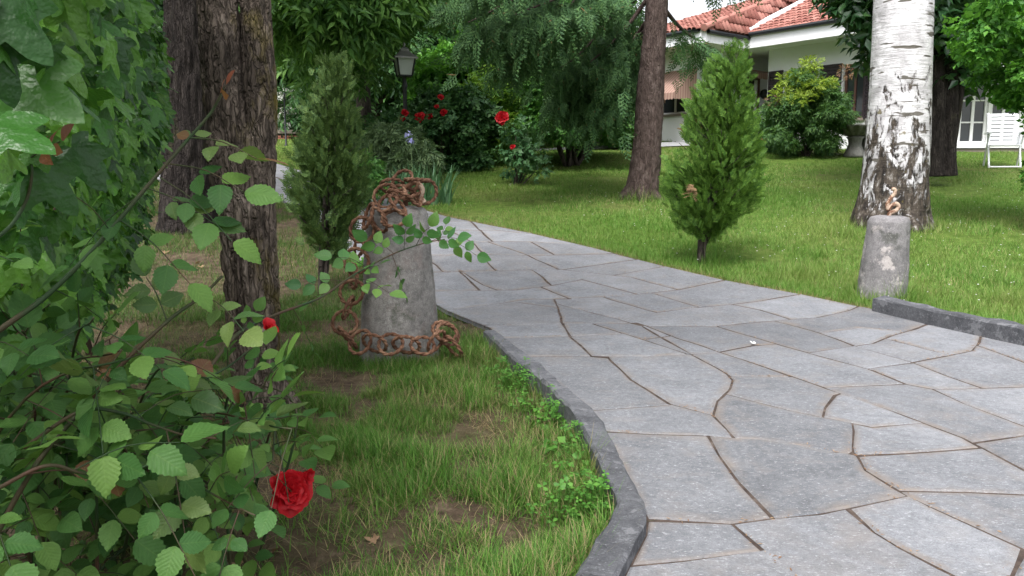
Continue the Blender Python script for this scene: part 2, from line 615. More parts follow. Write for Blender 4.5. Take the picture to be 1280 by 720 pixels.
# ---------------------------------------------------------------- path: joint bed and flagstones
JOINTS = [
    [(768, 547), (813, 549.5), (886, 552), (918, 555), (963, 558), (1061, 575.5), (1069, 577)],
    [(918, 555), (891, 525.5), (896, 507.5), (911, 494), (916, 481), (909, 473), (896, 465), (863, 448), (799, 410)],
    [(886, 552), (900, 577), (922, 610), (967, 658)],
    [(815, 660), (878, 662), (914, 664.5), (967, 657.6), (1024, 652), (1061, 644), (1128, 629)],
    [(916, 664), (951, 697), (979, 720), (1100, 830)],
    [(1059, 645), (1093, 675), (1126, 695), (1170, 719), (1420, 850)],
    [(1069, 577), (1081, 595.5), (1121.5, 622), (1166, 644), (1280, 697), (1500, 800)],
    [(1064.7, 537), (1067, 577)],
    [(905, 498), (985, 519), (1028, 528), (1090, 541), (1150, 535.5)],
    [(1028, 527), (1030, 516), (1044, 500), (1055, 496)],
    [(1069, 577.5), (1125.6, 575), (1225, 567)],
    [(991, 477), (1037, 493), (1090, 511), (1142, 530.5), (1205, 555), (1280, 595.5), (1500, 705)],
    [(1121.5, 622), (1207, 624), (1280, 627), (1600, 640)],
    [(1215, 561), (1280, 551), (1420, 533)],
    [(735, 520), (760, 518), (837, 512)],
    [(762, 453), (788, 480), (837, 511), (891, 525.5)],
    [(850, 487), (909, 491)],
    [(916, 476), (991, 477)],
    [(896, 412), (975, 436), (1024, 450), (1090, 468), (1132, 486), (1168, 493), (1204.5, 511), (1280, 540), (1600, 660)],
    [(839, 424), (899, 445), (991, 477)],
    [(806, 451), (860, 448), (899, 445), (939, 437), (975, 434.6)],
    [(1009, 446), (1063, 438), (1090, 434), (1113, 424), (1142, 416), (1165, 408)],
    [(960, 403), (1024, 420.5), (1070, 438), (1142, 459), (1185, 476), (1227.5, 491)],
    [(1100, 426), (1172, 445), (1195, 449)],
    [(1080, 467), (1132, 460), (1142, 458), (1181.5, 450), (1214, 443.5), (1224, 432), (1226, 420)],
    [(1150, 492), (1227.5, 491), (1280, 489.4), (1600, 485)],
    [(1040, 490), (1132, 486)],
    [(800, 411), (860, 412), (896, 412), (968, 405), (1021, 401), (1060, 392), (1075, 386)],
    [(821, 394.5), (860, 389), (914, 384), (952, 379.5), (1000, 371)],
    [(914, 384), (949, 391), (991, 404)],
    [(1020, 421), (1073, 414), (1130, 419)],
    [(1227, 439), (1280, 458), (1500, 535)],
    [(641, 426.6), (705, 425), (772, 421.5)],
    [(674, 450.4), (735.6, 450), (806, 451)],
    [(694, 378), (702, 407), (713, 425.5), (740, 451), (762, 453)],
    [(742, 409), (775, 420), (806, 430), (852, 445)],
    [(798, 408), (839.5, 424.5), (836, 425)],
    [(702, 408), (742, 409), (798, 407.5)],
    [(647, 382), (694, 388)],
    [(540, 394), (586, 388), (659, 378), (694, 377.7)],
    [(699, 384), (769, 402), (800, 411)],
    [(674.5, 362), (714, 377)],
    [(683.6, 377.7), (754, 374.6), (797, 371.5), (846, 366), (905, 353)],
    [(754, 374.6), (766, 379), (821, 394.5)],
    [(700, 345), (760, 361), (797, 371)],
    [(818, 371), (861, 384), (875, 388)],
    [(601, 411), (650, 410.5), (702, 408)],
    [(803, 429), (839, 424)],
    [(500, 369), (552, 367), (644, 366), (690, 360), (725, 353)],
    [(560, 333), (605, 360), (625, 367)],
    [(470, 343), (560, 343), (640, 341), (705, 340), (790, 328)],
    [(640, 330), (668, 342), (690, 360)],
    [(575, 342), (600, 367)],
    [(780, 345), (830, 336)], [(700, 340), (790, 350), (850, 366)],
    [(440, 320), (520, 322), (600, 321), (680, 322), (760, 320)],
    [(610, 305), (660, 322), (700, 341)], [(530, 322), (555, 343)], [(600, 321), (620, 341)],
    [(420, 303), (500, 306), (580, 305), (650, 304), (720, 308)],
    [(560, 290), (590, 305), (605, 321)], [(490, 306), (505, 322)], [(650, 296), (690, 320)],
    [(400, 286), (470, 291), (545, 291), (620, 290), (660, 294)],
    [(520, 278), (540, 291), (550, 305)], [(450, 291), (465, 306)], [(590, 281), (615, 304)],
    [(385, 272), (450, 278), (520, 279), (590, 279)],
    [(480, 266), (497, 278), (507, 291)], [(425, 277), (435, 290)],
    [(372, 261), (430, 266), (490, 267), (545, 269)],
    [(440, 255), (455, 266), (462, 278)],
    [(360, 250), (420, 255), (495, 256)], [(340, 240), (400, 245), (455, 246)],
    [(395, 244), (410, 254)], [(330, 230), (380, 233), (425, 234)], [(310, 221), (350, 223), (395, 223)], [(345, 223), (365, 232)],
    [(1340, 450), (1330, 510), (1370, 575), (1340, 640), (1360, 760)],
    [(1280, 697), (1250, 760), (1180, 830)], [(767, 720), (850, 712), (951, 700)], [(790, 780), (900, 770), (1040, 775)],
]


def path_regions():
    coords, edges = [], []

    def add_chain(pts, closed=False):
        s = len(coords)
        coords.extend([Vector((float(p[0]), float(p[1]))) for p in pts])
        n = len(pts)
        for q in range(n - 1 + (1 if closed else 0)):
            edges.append((s + q, s + (q + 1) % n))

    add_chain(PATH, True)
    rng = random.Random(4)
    for ln in JOINTS:
        g = [np.array(on(*p)[:2]) for p in ln]
        for e, o_ in ((0, 1), (-1, -2)):
            d = g[e] - g[o_]; L = np.linalg.norm(d)
            g[e] = g[e] + d / max(L, 1e-6) * (0.05 + 0.012 * g[e][1])
        # a little waviness
        out = [g[0]]
        for q in range(1, len(g)):
            d = g[q] - g[q - 1]; L = np.linalg.norm(d)
            k = max(1, int(L / 0.16))
            nn = np.array((-d[1], d[0])) / max(L, 1e-6)
            for w in range(1, k):
                out.append(g[q - 1] + d * w / k + nn * rng.uniform(-0.006, 0.006))
            out.append(g[q])
        add_chain(out)
    vs, es, fs, ov, oe, of = geometry.delaunay_2d_cdt(coords, edges, [], 0, 1e-5)
    con = set()
    for e, o_ in zip(es, oe):
        if len(o_): con.add((min(e), max(e)))
    P2 = np.array([[v.x, v.y] for v in vs])
    cen = np.array([P2[list(f)].mean(0) for f in fs])
    ok = inside(PATH, cen[:, 0], cen[:, 1])
    em = {}
    for fi, f in enumerate(fs):
        if not ok[fi]: continue
        for q in range(3):
            a, b = f[q], f[(q + 1) % 3]
            em.setdefault((min(a, b), max(a, b)), []).append(fi)
    reg = {}
    nr = 0
    for fi in range(len(fs)):
        if not ok[fi] or fi in reg: continue
        st = [fi]; reg[fi] = nr
        while st:
            c = st.pop(); f = fs[c]
            for q in range(3):
                k = (min(f[q], f[(q + 1) % 3]), max(f[q], f[(q + 1) % 3]))
                if k in con: continue
                for d in em.get(k, []):
                    if d not in reg:
                        reg[d] = nr; st.append(d)
        nr += 1
    loops = []
    by = {}
    for fi, r in reg.items(): by.setdefault(r, []).append(fi)
    for r, fl in by.items():
        de = set()
        for fi in fl:
            f = fs[fi]
            for q in range(3):
                a, b = f[q], f[(q + 1) % 3]
                if (b, a) in de: de.discard((b, a))
                else: de.add((a, b))
        nxt = {}
        for a, b in de: nxt.setdefault(a, []).append(b)
        best, ba = None, 0
        while nxt:
            s = next(iter(nxt)); lp = [s]; c = s
            while True:
                c2 = nxt[c].pop()
                if not nxt[c]: del nxt[c]
                if c2 == s: break
                lp.append(c2); c = c2
                if c not in nxt: break
            p = P2[lp]
            ar = 0.5 * np.sum(p[:, 0] * np.roll(p[:, 1], -1) - np.roll(p[:, 0], -1) * p[:, 1])
            if abs(ar) > abs(ba): best, ba = p, ar
        if best is not None and abs(ba) > 0.006:
            loops.append(best if ba > 0 else best[::-1])
    return loops


def offset_in(p, g):
    a = np.roll(p, 1, 0); b = np.roll(p, -1, 0)
    d1 = nrm(p - a); d2 = nrm(b - p)
    n1 = np.stack([-d1[:, 1], d1[:, 0]], -1); n2 = np.stack([-d2[:, 1], d2[:, 0]], -1)
    m = nrm(n1 + n2)
    k = np.clip(1 / np.maximum((m * n1).sum(1), 0.35), 1, 2.2)
    return p + m * (g * k)[:, None]


path_bed_xy = PATH
bmp = bmesh.new()
# joint bed: grid sheet clipped to the outline, 14 mm under the slab faces
gx = np.arange(-7, 6.2, 0.25); gy = np.arange(-1.6, 20, 0.25)
coords = [Vector((float(p[0]), float(p[1]))) for p in PATH]
edges = [(q, (q + 1) % len(PATH)) for q in range(len(PATH))]
GX, GY = np.meshgrid(gx, gy)
ins = inside(PATH, GX.ravel(), GY.ravel()) & (dist_poly(PATH, GX.ravel(), GY.ravel()) > 0.05)
for x_, y_ in zip(GX.ravel()[ins], GY.ravel()[ins]): coords.append(Vector((float(x_), float(y_))))
vs, es, fs, *_ = geometry.delaunay_2d_cdt(coords, edges, [], 0, 1e-5)
vv = [(v.x, v.y, float(T(v.y)) + 0.0175) for v in vs]
ff = []
for f in fs:
    c = np.array([vv[q][:2] for q in f]).mean(0)
    if inside(PATH, c[:1], c[1:])[0]: ff.append(tuple(f))
me = bpy.data.meshes.new('path'); me.from_pydata(vv, [], ff); me.update()
bmp.free()
path = link('path', me, M_mortar)
tag(path, 'broad grey path of irregular flagstones curving past the bollards', 'path', kind='structure')

rng = random.Random(11)
nslab = 0
for lp in path_regions():
    # tidy: drop tiny edges, subdivide long ones
    p = [lp[0]]
    for q in lp[1:]:
        if np.linalg.norm(q - p[-1]) > 0.012: p.append(q)
    p = np.array(p)
    if len(p) < 3: continue
    yb = p[:, 1].mean()
    g = 0.0030 + 0.0010 * max(0, yb - 3) + rng.uniform(0, 0.002)
    o1 = offset_in(p, g) + np.array([[rng.uniform(-0.0035, 0.0035), rng.uniform(-0.0035, 0.0035)] for _ in p])
    o2 = offset_in(o1, 0.007)
    c = p.mean(0)
    h = rng.uniform(0.0, 0.0022)
    tx, ty = rng.uniform(-0.002, 0.002), rng.uniform(-0.002, 0.002)
    n = len(p)
    zt = lambda q: float(T(q[1])) + 0.020 + h + tx * (q[0] - c[0]) + ty * (q[1] - c[1])
    z0 = float(T(c[1]))
    cc_ = o2.mean(0)
    o3 = cc_ + (o2 - cc_) * 0.84
    star = bool(inside(o2, o3[:, 0], o3[:, 1]).all()) and all((o2[k][0] - cc_[0]) * (o2[(k + 1) % len(o2)][1] - cc_[1]) - (o2[k][1] - cc_[1]) * (o2[(k + 1) % len(o2)][0] - cc_[0]) > 0 for k in range(len(o2)))
    vv = [(q[0] - c[0], q[1] - c[1], zt(q) - 0.03 - z0) for q in o1] + [(q[0] - c[0], q[1] - c[1], zt(q) - 0.004 - z0) for q in o1] + [(q[0] - c[0], q[1] - c[1], zt(q) - z0) for q in o2] + [(q[0] - c[0], q[1] - c[1], zt(q) - z0) for q in o3]
    ff = [(k, (k + 1) % n, n + (k + 1) % n, n + k) for k in range(n)] + [(n + k, n + (k + 1) % n, 2 * n + (k + 1) % n, 2 * n + k) for k in range(n)] + [(2 * n + k, 2 * n + (k + 1) % n, 3 * n + (k + 1) % n, 3 * n + k) for k in range(n)] + [tuple(range(3 * n, 4 * n))]
    if not star:
        vv = vv[:3 * n]; ff = ff[:2 * n] + [tuple(range(2 * n, 3 * n))]
    me = bpy.data.meshes.new('paving_slab'); me.from_pydata(vv, [], ff); me.update()
    da = me.attributes.new('dust', 'FLOAT', 'POINT')
    da.data.foreach_set('value', np.array([1.0] * (3 * n) + [0.0] * n if star else [0.25] * (3 * n), np.float32))
    link('paving_slab', me, M_slab, path, (c[0], c[1], z0))
    nslab += 1

# far walkway that crosses the lawn to the house
wk = [at(500, 207, 17.2), at(560, 205, 17.4), at(640, 201, 17.7), at(720, 194, 18.4), at(800, 188, 19.2), at(860, 186, 19.6)]
wl_, wr_ = [], []
for q, p in enumerate(wk):
    wl_.append((p.x, p.y - 0.25, float(T(p.y - 0.25)) + 0.02)); wr_.append((p.x, p.y + 0.55, float(T(p.y + 0.55)) + 0.02))
vv = wl_ + wr_; n = len(wk)
me = bpy.data.meshes.new('walkway'); me.from_pydata(vv, [], [(q, q + 1, n + q + 1, n + q) for q in range(n - 1)]); me.update()
M_walk = stone_mat('pale_paving', (0.30, 0.30, 0.31), (0.45, 0.45, 0.46), 8)
tag(link('walkway', me, M_walk), 'narrow pale walkway crossing the far lawn toward the house', 'walkway', kind='structure')

# ---------------------------------------------------------------- kerbs
def resample(poly, n):
    poly = np.array(poly); s = np.concatenate([[0], np.cumsum(np.linalg.norm(np.diff(poly, axis=0), axis=1))])
    t = np.linspace(0, s[-1], n)
    return np.stack([np.interp(t, s, poly[:, 0]), np.interp(t, s, poly[:, 1])], -1)


def kerb_run(parent, inn, out, n, cuts, ztop, zbot, mat, seed):
    A, B = resample(inn, n), resample(out, n)
    rg = np.random.default_rng(seed)
    for s, e in zip(cuts[:-1], cuts[1:]):
        a, b = A[s:e + 1].copy(), B[s:e + 1].copy()
        if s > 0:
            a[0] += (a[1] - a[0]) * 0.12; b[0] += (b[1] - b[0]) * 0.12
        c = (a.mean(0) + b.mean(0)) / 2
        m = len(a)
        jz = rg.normal(0, 0.0036, (m, 4))
        h = rg.uniform(-0.004, 0.004)
        prof = []
        for q in range(m):
            w = (b[q] - a[q]); L = np.linalg.norm(w); w = w / L
            be = 0.009
            z = ztop(a[q]) + h; zb = zbot(a[q])
            pts = [(a[q] - c, zb), (a[q] - c, z - be + jz[q, 0]), (a[q] + w * be - c, z + jz[q, 1]), (b[q] - w * be - c, z + jz[q, 2]), (b[q] - c, z - be + jz[q, 3]), (b[q] - c, zb)]
            prof.extend([(x[0][0], x[0][1], x[1]) for x in pts])
        ff = []
        for q in range(m - 1):
            for k in range(5):
                ff.append((q * 6 + k, (q + 1) * 6 + k, (q + 1) * 6 + k + 1, q * 6 + k + 1))
        ff.append(tuple(range(6))); ff.append(tuple(range(m * 6 - 1, m * 6 - 7, -1)))
        me = bpy.data.meshes.new('kerb_stone'); me.from_pydata(prof, [], ff); me.update()
        bm = bmesh.new(); bm.from_mesh(me); bmesh.ops.recalc_face_normals(bm, faces=bm.faces); bm.to_mesh(me); bm.free()
        link('kerb_stone', me, mat, parent, (c[0], c[1], 0))


kb = empty('kerb')
tag(kb, 'dark stone kerb edging the grassy bed with a sharp bend', 'kerb', kind='structure')
kerb_run(kb, kerb_in, kerb_out, 61, [0, 18, 33, 46, 53, 60], lambda p: KZ, lambda p: -0.16, M_kerb, 5)
kb2 = empty('kerb')
tag(kb2, 'straight grey kerb stone between path and lawn beside the lichened bollard', 'kerb', kind='structure')
e0, e1 = on(1085, 392), on(1290, 440)
dk = nrm(np.array((e1.x - e0.x, e1.y - e0.y))); nk = np.array((-dk[1], dk[0]))
if nk[1] < 0: nk = -nk
s0 = np.array((e0.x, e0.y)) + dk * 0.03
k_out = [s0 + dk * q for q in (0, 0.5, 1.1, 2.0, 3.2)]
k_in = [p + nk * 0.10 for p in k_out]
kerb_run(kb2, k_in, k_out, 41, [0, 14, 27, 40], lambda p: float(T(p[1])) + 0.105, lambda p: -0.1, M_kerb, 6)
# ---------------------------------------------------------------- bollards
def bollard(name, base, rb, rt, h, lean, mat, seed, label):
    prof = [(rb * 1.02, -0.12)]
    for q in np.linspace(0, 1, 44):
        r = rb + (rt - rb) * q ** 0.9
        prof.append((r, q * (h - 0.035)))
    for a in np.linspace(0.15, 1, 7):
        prof.append((rt * (1 - 0.16 * a ** 1.5) - 0.004, h - 0.035 + 0.03 * math.sin(a * math.pi / 2)))
    for q in (0.6, 0.35, 0.12, 0.0):
        prof.append((rt * q, h + 0.004 * (1 - q)))

    def wob(V, th):
        p = V.reshape(-1, 3)
        n1 = fbm(p[:, 0] * 5 + seed, p[:, 1] * 5, p[:, 2] * 4, seed) - 0.5
        n2 = fbm(p[:, 0] * 28 + seed, p[:, 1] * 28, p[:, 2] * 24, seed + 5) - 0.5
        k = 1 + 0.10 * n1 + 0.055 * n2
        p[:, :2] *= k[:, None]
        p[:, 0] += lean[0] * np.maximum(p[:, 2], 0); p[:, 1] += lean[1] * np.maximum(p[:, 2], 0)
        return p.reshape(V.shape)

    V, F = lathe_vf(prof, 96, wob)
    root = empty(name, base)
    link('stone_shaft', quads_mesh('stone_shaft', [(V, F)], mat), None, root)
    tag(root, label, 'bollard')
    return root


BB = on(500, 437)
bol1 = bollard('stone_bollard', (BB.x, BB.y, -0.02), 0.201, 0.150, 0.725, (0.0, 0.0), M_bollard, 3,
               'broad weathered granite bollard in the bed with rusty chain heaped on it')
B2 = on(1102, 370)
bol2 = bollard('stone_bollard', (B2.x, B2.y, B2.z - 0.02), 0.164, 0.132, 0.565, (0.03, 0.0), M_bollard2, 8,
               'lichened granite bollard on the lawn with a bent iron hook on top')


def iron_material(name, peel):
    t = NT(name)
    co = t.co('Object')
    n = t.noise(co, 24, 6, 0.7); n2 = t.noise(co, 110, 4, 0.7)
    c = t.ramp(n, [(0.25, (0.055, 0.026, 0.017)), (0.5, (0.155, 0.074, 0.044)), (0.74, (0.37, 0.22, 0.14))])
    if peel:
        c = t.mix(t.ramp(t.noise(co, 14, 5, 0.6), [(0.47, 0.0), (0.52, 1.0)]), c, (0.46, 0.34, 0.26))
    return t.bsdf(c, 0.75, t.bump(n2, 0.6, 0.004), 0.3, 0.15)


M_rust = iron_material('rusty_iron', False)
M_peel = iron_material('peeling_painted_iron', True)
# hook of the small bollard: an S of round bar
hk = [(-0.012, 0, -0.03), (-0.012, 0, 0.01), (0.03, 0, 0.03), (0.045, 0, 0.055), (0.028, 0, 0.075), (-0.005, 0, 0.06), (-0.022, 0, 0.035), (-0.03, 0, 0.07), (-0.012, 0, 0.11), (0.012, 0, 0.14), (0.012, 0, 0.168), (-0.008, 0, 0.172)]
p, r = catmull(hk, [0.014] * 5 + [0.013] * 7, 6)
link('iron_hook', quads_mesh('iron_hook', [tube(p, r, 10)], M_peel), None, bol2, (0.02, -0.02, 0.572))
hk = [(-0.03, 0.0, -0.03), (-0.03, 0.0, 0.06), (-0.01, 0, 0.10), (0.025, 0, 0.11), (0.05, 0, 0.08), (0.045, 0, 0.04), (0.06, 0, 0.015)]
p, r = catmull(hk, [0.012] * 7, 6)
link('iron_hook', quads_mesh('iron_hook', [tube(p, r, 10)], M_peel), None, bol1, (0.075, -0.02, 0.728))

# ---------------------------------------------------------------- chain: rings of twisted wire
def link_mesh(R, rr, squash, seed):
    parts = []
    n = 72
    th = np.linspace(0, 2 * math.pi, n, endpoint=False)
    tw = 5 + seed % 3
    rg = np.random.default_rng(seed)
    wob = 1 + 0.03 * np.sin(th * 2 + seed) + 0.02 * np.sin(th * 3 + 2 * seed)
    for ph in (0, math.pi):
        a = th * tw + ph
        off = rr * 0.48
        rad = R * wob + off * np.cos(a)
        P = np.stack([rad * np.cos(th), rad * np.sin(th) * squash, off * np.sin(a)], -1)
        t = nrm(np.roll(P, -1, 0) - np.roll(P, 1, 0))
        up = np.array([0, 0, 1.0]); U = nrm(np.cross(t, up)); W = np.cross(U, t)
        m = 7
        ph2 = np.linspace(0, 2 * math.pi, m, endpoint=False)
        V = P[:, None] + rr * 0.72 * (U[:, None] * np.cos(ph2)[None, :, None] + W[:, None] * np.sin(ph2)[None, :, None])
        i = np.arange(n)[:, None]; j = np.arange(m)[None]
        F = np.stack([i * m + j, ((i + 1) % n) * m + j, ((i + 1) % n) * m + (j + 1) % m, i * m + (j + 1) % m], -1).reshape(-1, 4)
        parts.append((V.reshape(-1, 3), F))
    return quads_mesh('link', parts, M_rust)


LM = [link_mesh(0.057, 0.0080, 1.0, 1), link_mesh(0.060, 0.0084, 0.88, 2), link_mesh(0.054, 0.0080, 1.08, 3), link_mesh(0.058, 0.0078, 0.94, 4)]
chain = empty('chain', (BB.x - 0.05, BB.y - 0.28, 0.0))
tag(chain, 'rusty chain of twisted iron rings draped over and around the broad bollard', 'chain')
CY = BB.y
CPTS = [(532, 240, CY), (524, 226, CY - 0.02), (500, 226, CY - 0.02), (490, 237, CY + 0.04), (512, 240, CY + 0.03), (513, 246, CY - 0.09), (487, 243, CY - 0.09), (478, 252, CY - 0.10), (497, 256, CY - 0.175), (494, 272, CY - 0.20), (476, 276, CY - 0.20), (463, 268, CY - 0.17), (453, 286, CY - 0.15), (448, 312, CY - 0.15), (442, 345, CY - 0.16), (438, 375, CY - 0.17), (431, 400, CY - 0.18), (436, 424, CY - 0.21), (458, 428, CY - 0.245), (485, 430, CY - 0.262), (512, 431, CY - 0.258), (536, 431, CY - 0.235), (553, 420, CY - 0.18), (557, 408, CY - 0.13), (562, 428, CY - 0.17), (574, 442, CY - 0.22), (562, 450, CY - 0.26)]
cp, _ = catmull([np.array(at(*q)) for q in CPTS], [0.0] * len(CPTS), 24)
cs = np.concatenate([[0], np.cumsum(np.linalg.norm(np.diff(cp, axis=0), axis=1))])
lr = random.Random(3)
pitch = 0.074
nl = int(cs[-1] / pitch)
topz = BB.z + 0.705
for k in range(nl):
    st = k * pitch
    P = np.array([np.interp(st, cs, cp[:, q]) for q in range(3)])
    P2 = np.array([np.interp(st + 0.02, cs, cp[:, q]) for q in range(3)])
    tn = nrm(P2 - P)
    rad = nrm(np.array((P[0] - BB.x, P[1] - BB.y, 0.0)))
    f = min(max((P[2] - 0.62) / 0.10, 0), 1)
    nn_ = nrm(rad * (1 - f) + np.array((0.0, -0.35, 0.9)) * f)
    nn_ = nrm(nn_ - tn * np.dot(nn_, tn)); bb_ = np.cross(tn, nn_)
    a_ = math.radians((32 if k % 2 else -52) + lr.uniform(-14, 14))
    ax = nn_ * math.cos(a_) + bb_ * math.sin(a_) + np.array([lr.uniform(-0.12, 0.12) for _ in range(3)])
    q = Vector(ax).normalized().to_track_quat('Z', 'Y')
    o = link('link', LM[k % 4], None, chain)
    o.location = Vector(P) - chain.location
    o.rotation_mode = 'QUATERNION'
    o.rotation_quaternion = q @ Matrix.Rotation(lr.uniform(0, 6.28), 3, 'Z').to_quaternion()
# ---------------------------------------------------------------- leaf shapes (length along +Y from the base, face +Z)
def outline_leaf(half, n_rib=9, fold=0.10, curl=0.18, cup=0.0):
    """half: function t -> half width (t 0..1); a folded, curled blade with n_rib stations"""
    V, F = [], []
    for k in range(n_rib + 1):
        t = k / n_rib
        w = half(t)
        z = -curl * t * t + cup * math.sin(t * 3.14)
        V += [(-w, t, z + fold * w * 2.0), (0, t, z), (w, t, z + fold * w * 2.0)]
    for k in range(n_rib):
        a = 3 * k
        F += [(a, a + 1, a + 4, a + 3), (a + 1, a + 2, a + 5, a + 4)]
    return np.array(V, float), np.array(F)


def rose_half(serr=0.014, n=9):
    def f(t):
        w = 0.37 * (math.sin(math.pi * t ** 0.80) ** 0.85 if 0 < t < 1 else 0)
        return max(w, 0.004)
    return f


def rose_leaf(seed):
    r = random.Random(seed)
    V, F = [], []
    n = 16
    cu, fo, tw = r.uniform(0.05, 0.35), r.uniform(0.02, 0.22), r.uniform(-0.12, 0.12)
    f = rose_half()
    for k in range(n + 1):
        t = k / n
        w = f(t)
        s = 0.022 * (1 if k % 2 else -1) * (1 if 0.1 < t < 0.95 else 0)
        z = -cu * t * t
        for sx in (-1, -0.5, 0, 0.5, 1):
            ww = w * abs(sx) + (s if abs(sx) == 1 else 0)
            ww = max(ww, 0.003 * abs(sx))
            V.append(((1 if sx > 0 else -1) * ww, t - (0.03 * abs(sx) if abs(sx) == 1 else 0), z + fo * (ww ** 1.3) * 1.4 + tw * ww * (1 if sx > 0 else -1) * t + 0.012 * math.sin(9 * t + 3 * sx + seed)))
    for k in range(n):
        for q in range(4):
            a = 5 * k + q
            F.append((a, a + 1, a + 6, a + 5))
    # leaf stalk
    return np.array(V, float), np.array(F)


def lobed_leaf(seed, lobes, pts_per=2, droop=0.2):
    """palmate leaf: lobes = list of (angle from +Y in degrees, length); base notch at the origin"""
    r = random.Random(seed)
    lob = sorted(lobes, key=lambda q: q[0])
    ring = []
    for k, (a, L) in enumerate(lob):
        if k > 0:
            a0, L0 = lob[k - 1]
            ring.append(((a + a0) / 2, min(L, L0) * r.uniform(0.66, 0.76)))
        da = 13
        ring += [(a - da, L * 0.80), (a - da * 0.42, L * 0.93), (a, L), (a + da * 0.42, L * 0.93), (a + da, L * 0.80)]
    ring = [(lob[0][0] - 32, lob[0][1] * 0.52)] + ring + [(lob[-1][0] + 32, lob[-1][1] * 0.52)]
    ring.sort(key=lambda q: q[0])
    V = [(0, 0, 0)]
    F = []
    for a, L in ring:
        for k in (0.5, 1.0):
            x, y = math.sin(math.radians(a)) * L * k, math.cos(math.radians(a)) * L * k
            rr = math.hypot(x, y)
            V.append((x, y, -droop * rr * rr + 0.05 * math.cos(math.radians(a) * 5) * k - 0.03 * (k == 0.5) + r.uniform(-0.012, 0.012)))
    n = len(ring)
    for k in range(n - 1):
        a = 1 + 2 * k
        F.append((0, a, a + 2, 0)); F.append((a, a + 1, a + 3, a + 2))
    return np.array(V, float), np.array(F)


def tri_fix(name, V, F, mat, smooth=True):
    me = bpy.data.meshes.new(name)
    me.from_pydata(V.tolist(), [], [tuple(dict.fromkeys(f)) for f in F.tolist()])
    me.polygons.foreach_set('use_smooth', np.full(len(me.polygons), smooth))
    uvl = me.uv_layers.new(name='UVMap')
    idx = np.zeros(len(me.loops), np.int32); me.loops.foreach_get('vertex_index', idx)
    uvl.data.foreach_set('uv', V[idx][:, :2].astype(np.float32).ravel())
    me.update()
    if mat: me.materials.append(mat)
    return me


def quadlist(V, F):
    """degenerate 4-lists to clean triangles so that numpy scatter gives one polygon size"""
    T_ = []
    for f in F.tolist():
        g = list(dict.fromkeys(f))
        for q in range(1, len(g) - 1): T_.append((g[0], g[q], g[q + 1]))
    return V, np.array(T_)


def pick_objects(root, tname, variants, D, Nn, S, P, mat, n_obj, key, stuff_name, low):
    """the n_obj with the smallest key as objects named tname, the rest joined as one stuff part"""
    o = np.argsort(key)
    Mx = frames(D, Nn, S)
    org = np.array(root.location)
    meshes = [tri_fix(tname, *v, mat) for v in variants]
    rr = random.Random(1)
    for i_ in o[:n_obj]:
        ob = link(tname, rr.choice(meshes), None, root)
        m = Matrix([[*Mx[i_][0], P[i_][0] - org[0]], [*Mx[i_][1], P[i_][1] - org[1]], [*Mx[i_][2], P[i_][2] - org[2]], [0, 0, 0, 1]])
        ob.matrix_basis = m
    rest = o[n_obj:]
    if len(rest):
        me = scatter(stuff_name, quadlist(*low), Mx[rest], np.asarray(P)[rest], mat, org)
        ob = link(stuff_name, me, None, root)
        ob['kind'] = 'stuff'


# ---------------------------------------------------------------- ivy covered hedge
M_ivy = leaf_mat('ivy_leaf', [(0.011, 0.044, 0.010), (0.034, 0.118, 0.020), (0.13, 0.30, 0.04)], rough=0.36, trans=0.2, spec=0.35, vein=0.0, soft=True, tint=(0.085, 0.20, 0.025), tintp=0.12)
M_twig = NT('dark_twig').bsdf((0.045, 0.030, 0.02), 0.9)
IVY = [lobed_leaf(s, [(-115 + s % 3 * 6, 0.50), (-52, 0.74), (0, 1.0), (52, 0.76), (115, 0.48)], droop=0.22 + 0.05 * (s % 3)) for s in range(3)] + \
      [lobed_leaf(s + 7, [(-62, 0.62), (0, 0.95), (62, 0.62)], droop=0.3) for s in range(2)]
IVYLOW = lobed_leaf(2, [(-100, 0.5), (-50, 0.72), (0, 1.0), (50, 0.72), (100, 0.5)], droop=0.25)
rg = np.random.default_rng(21)
H0, H1 = np.array((-0.70, 0.45)), np.array((-1.98, 4.25))
hd = nrm(H1 - H0); hn = np.array((hd[1], -hd[0]))
if hn[0] < 0: hn = -hn
HL = np.linalg.norm(H1 - H0)


def hedge_pts(n, depth0, depth1):
    u = rg.uniform(0, 1, n) ** 0.8 * 1.0
    z = rg.uniform(0.16, 2.45, n)
    # sparse foot
    keep = rg.uniform(0, 1, n) < np.clip((z - 0.12) / 0.28, 0.10, 1)
    u, z = u[keep], z[keep]
    s = u * HL
    bul = 0.16 * (fbm(s * 1.6, z * 1.6, 0, 5) - 0.5) + 0.10 * np.sin(np.clip(z / 2.4, 0, 1) * 3.14) + 0.16 * (1 - u) * np.clip((z - 0.75) / 0.3, 0, 1) - 0.45 * np.clip(0.62 - z, 0, 1)
    end = np.clip((u - 0.9) / 0.1, 0, 1) ** 2
    off = rg.uniform(depth0, depth1, len(u)) + bul - 0.25 * end
    xy = H0 + s[:, None] * hd + off[:, None] * hn
    return np.stack([xy[:, 0], xy[:, 1], z], -1), u


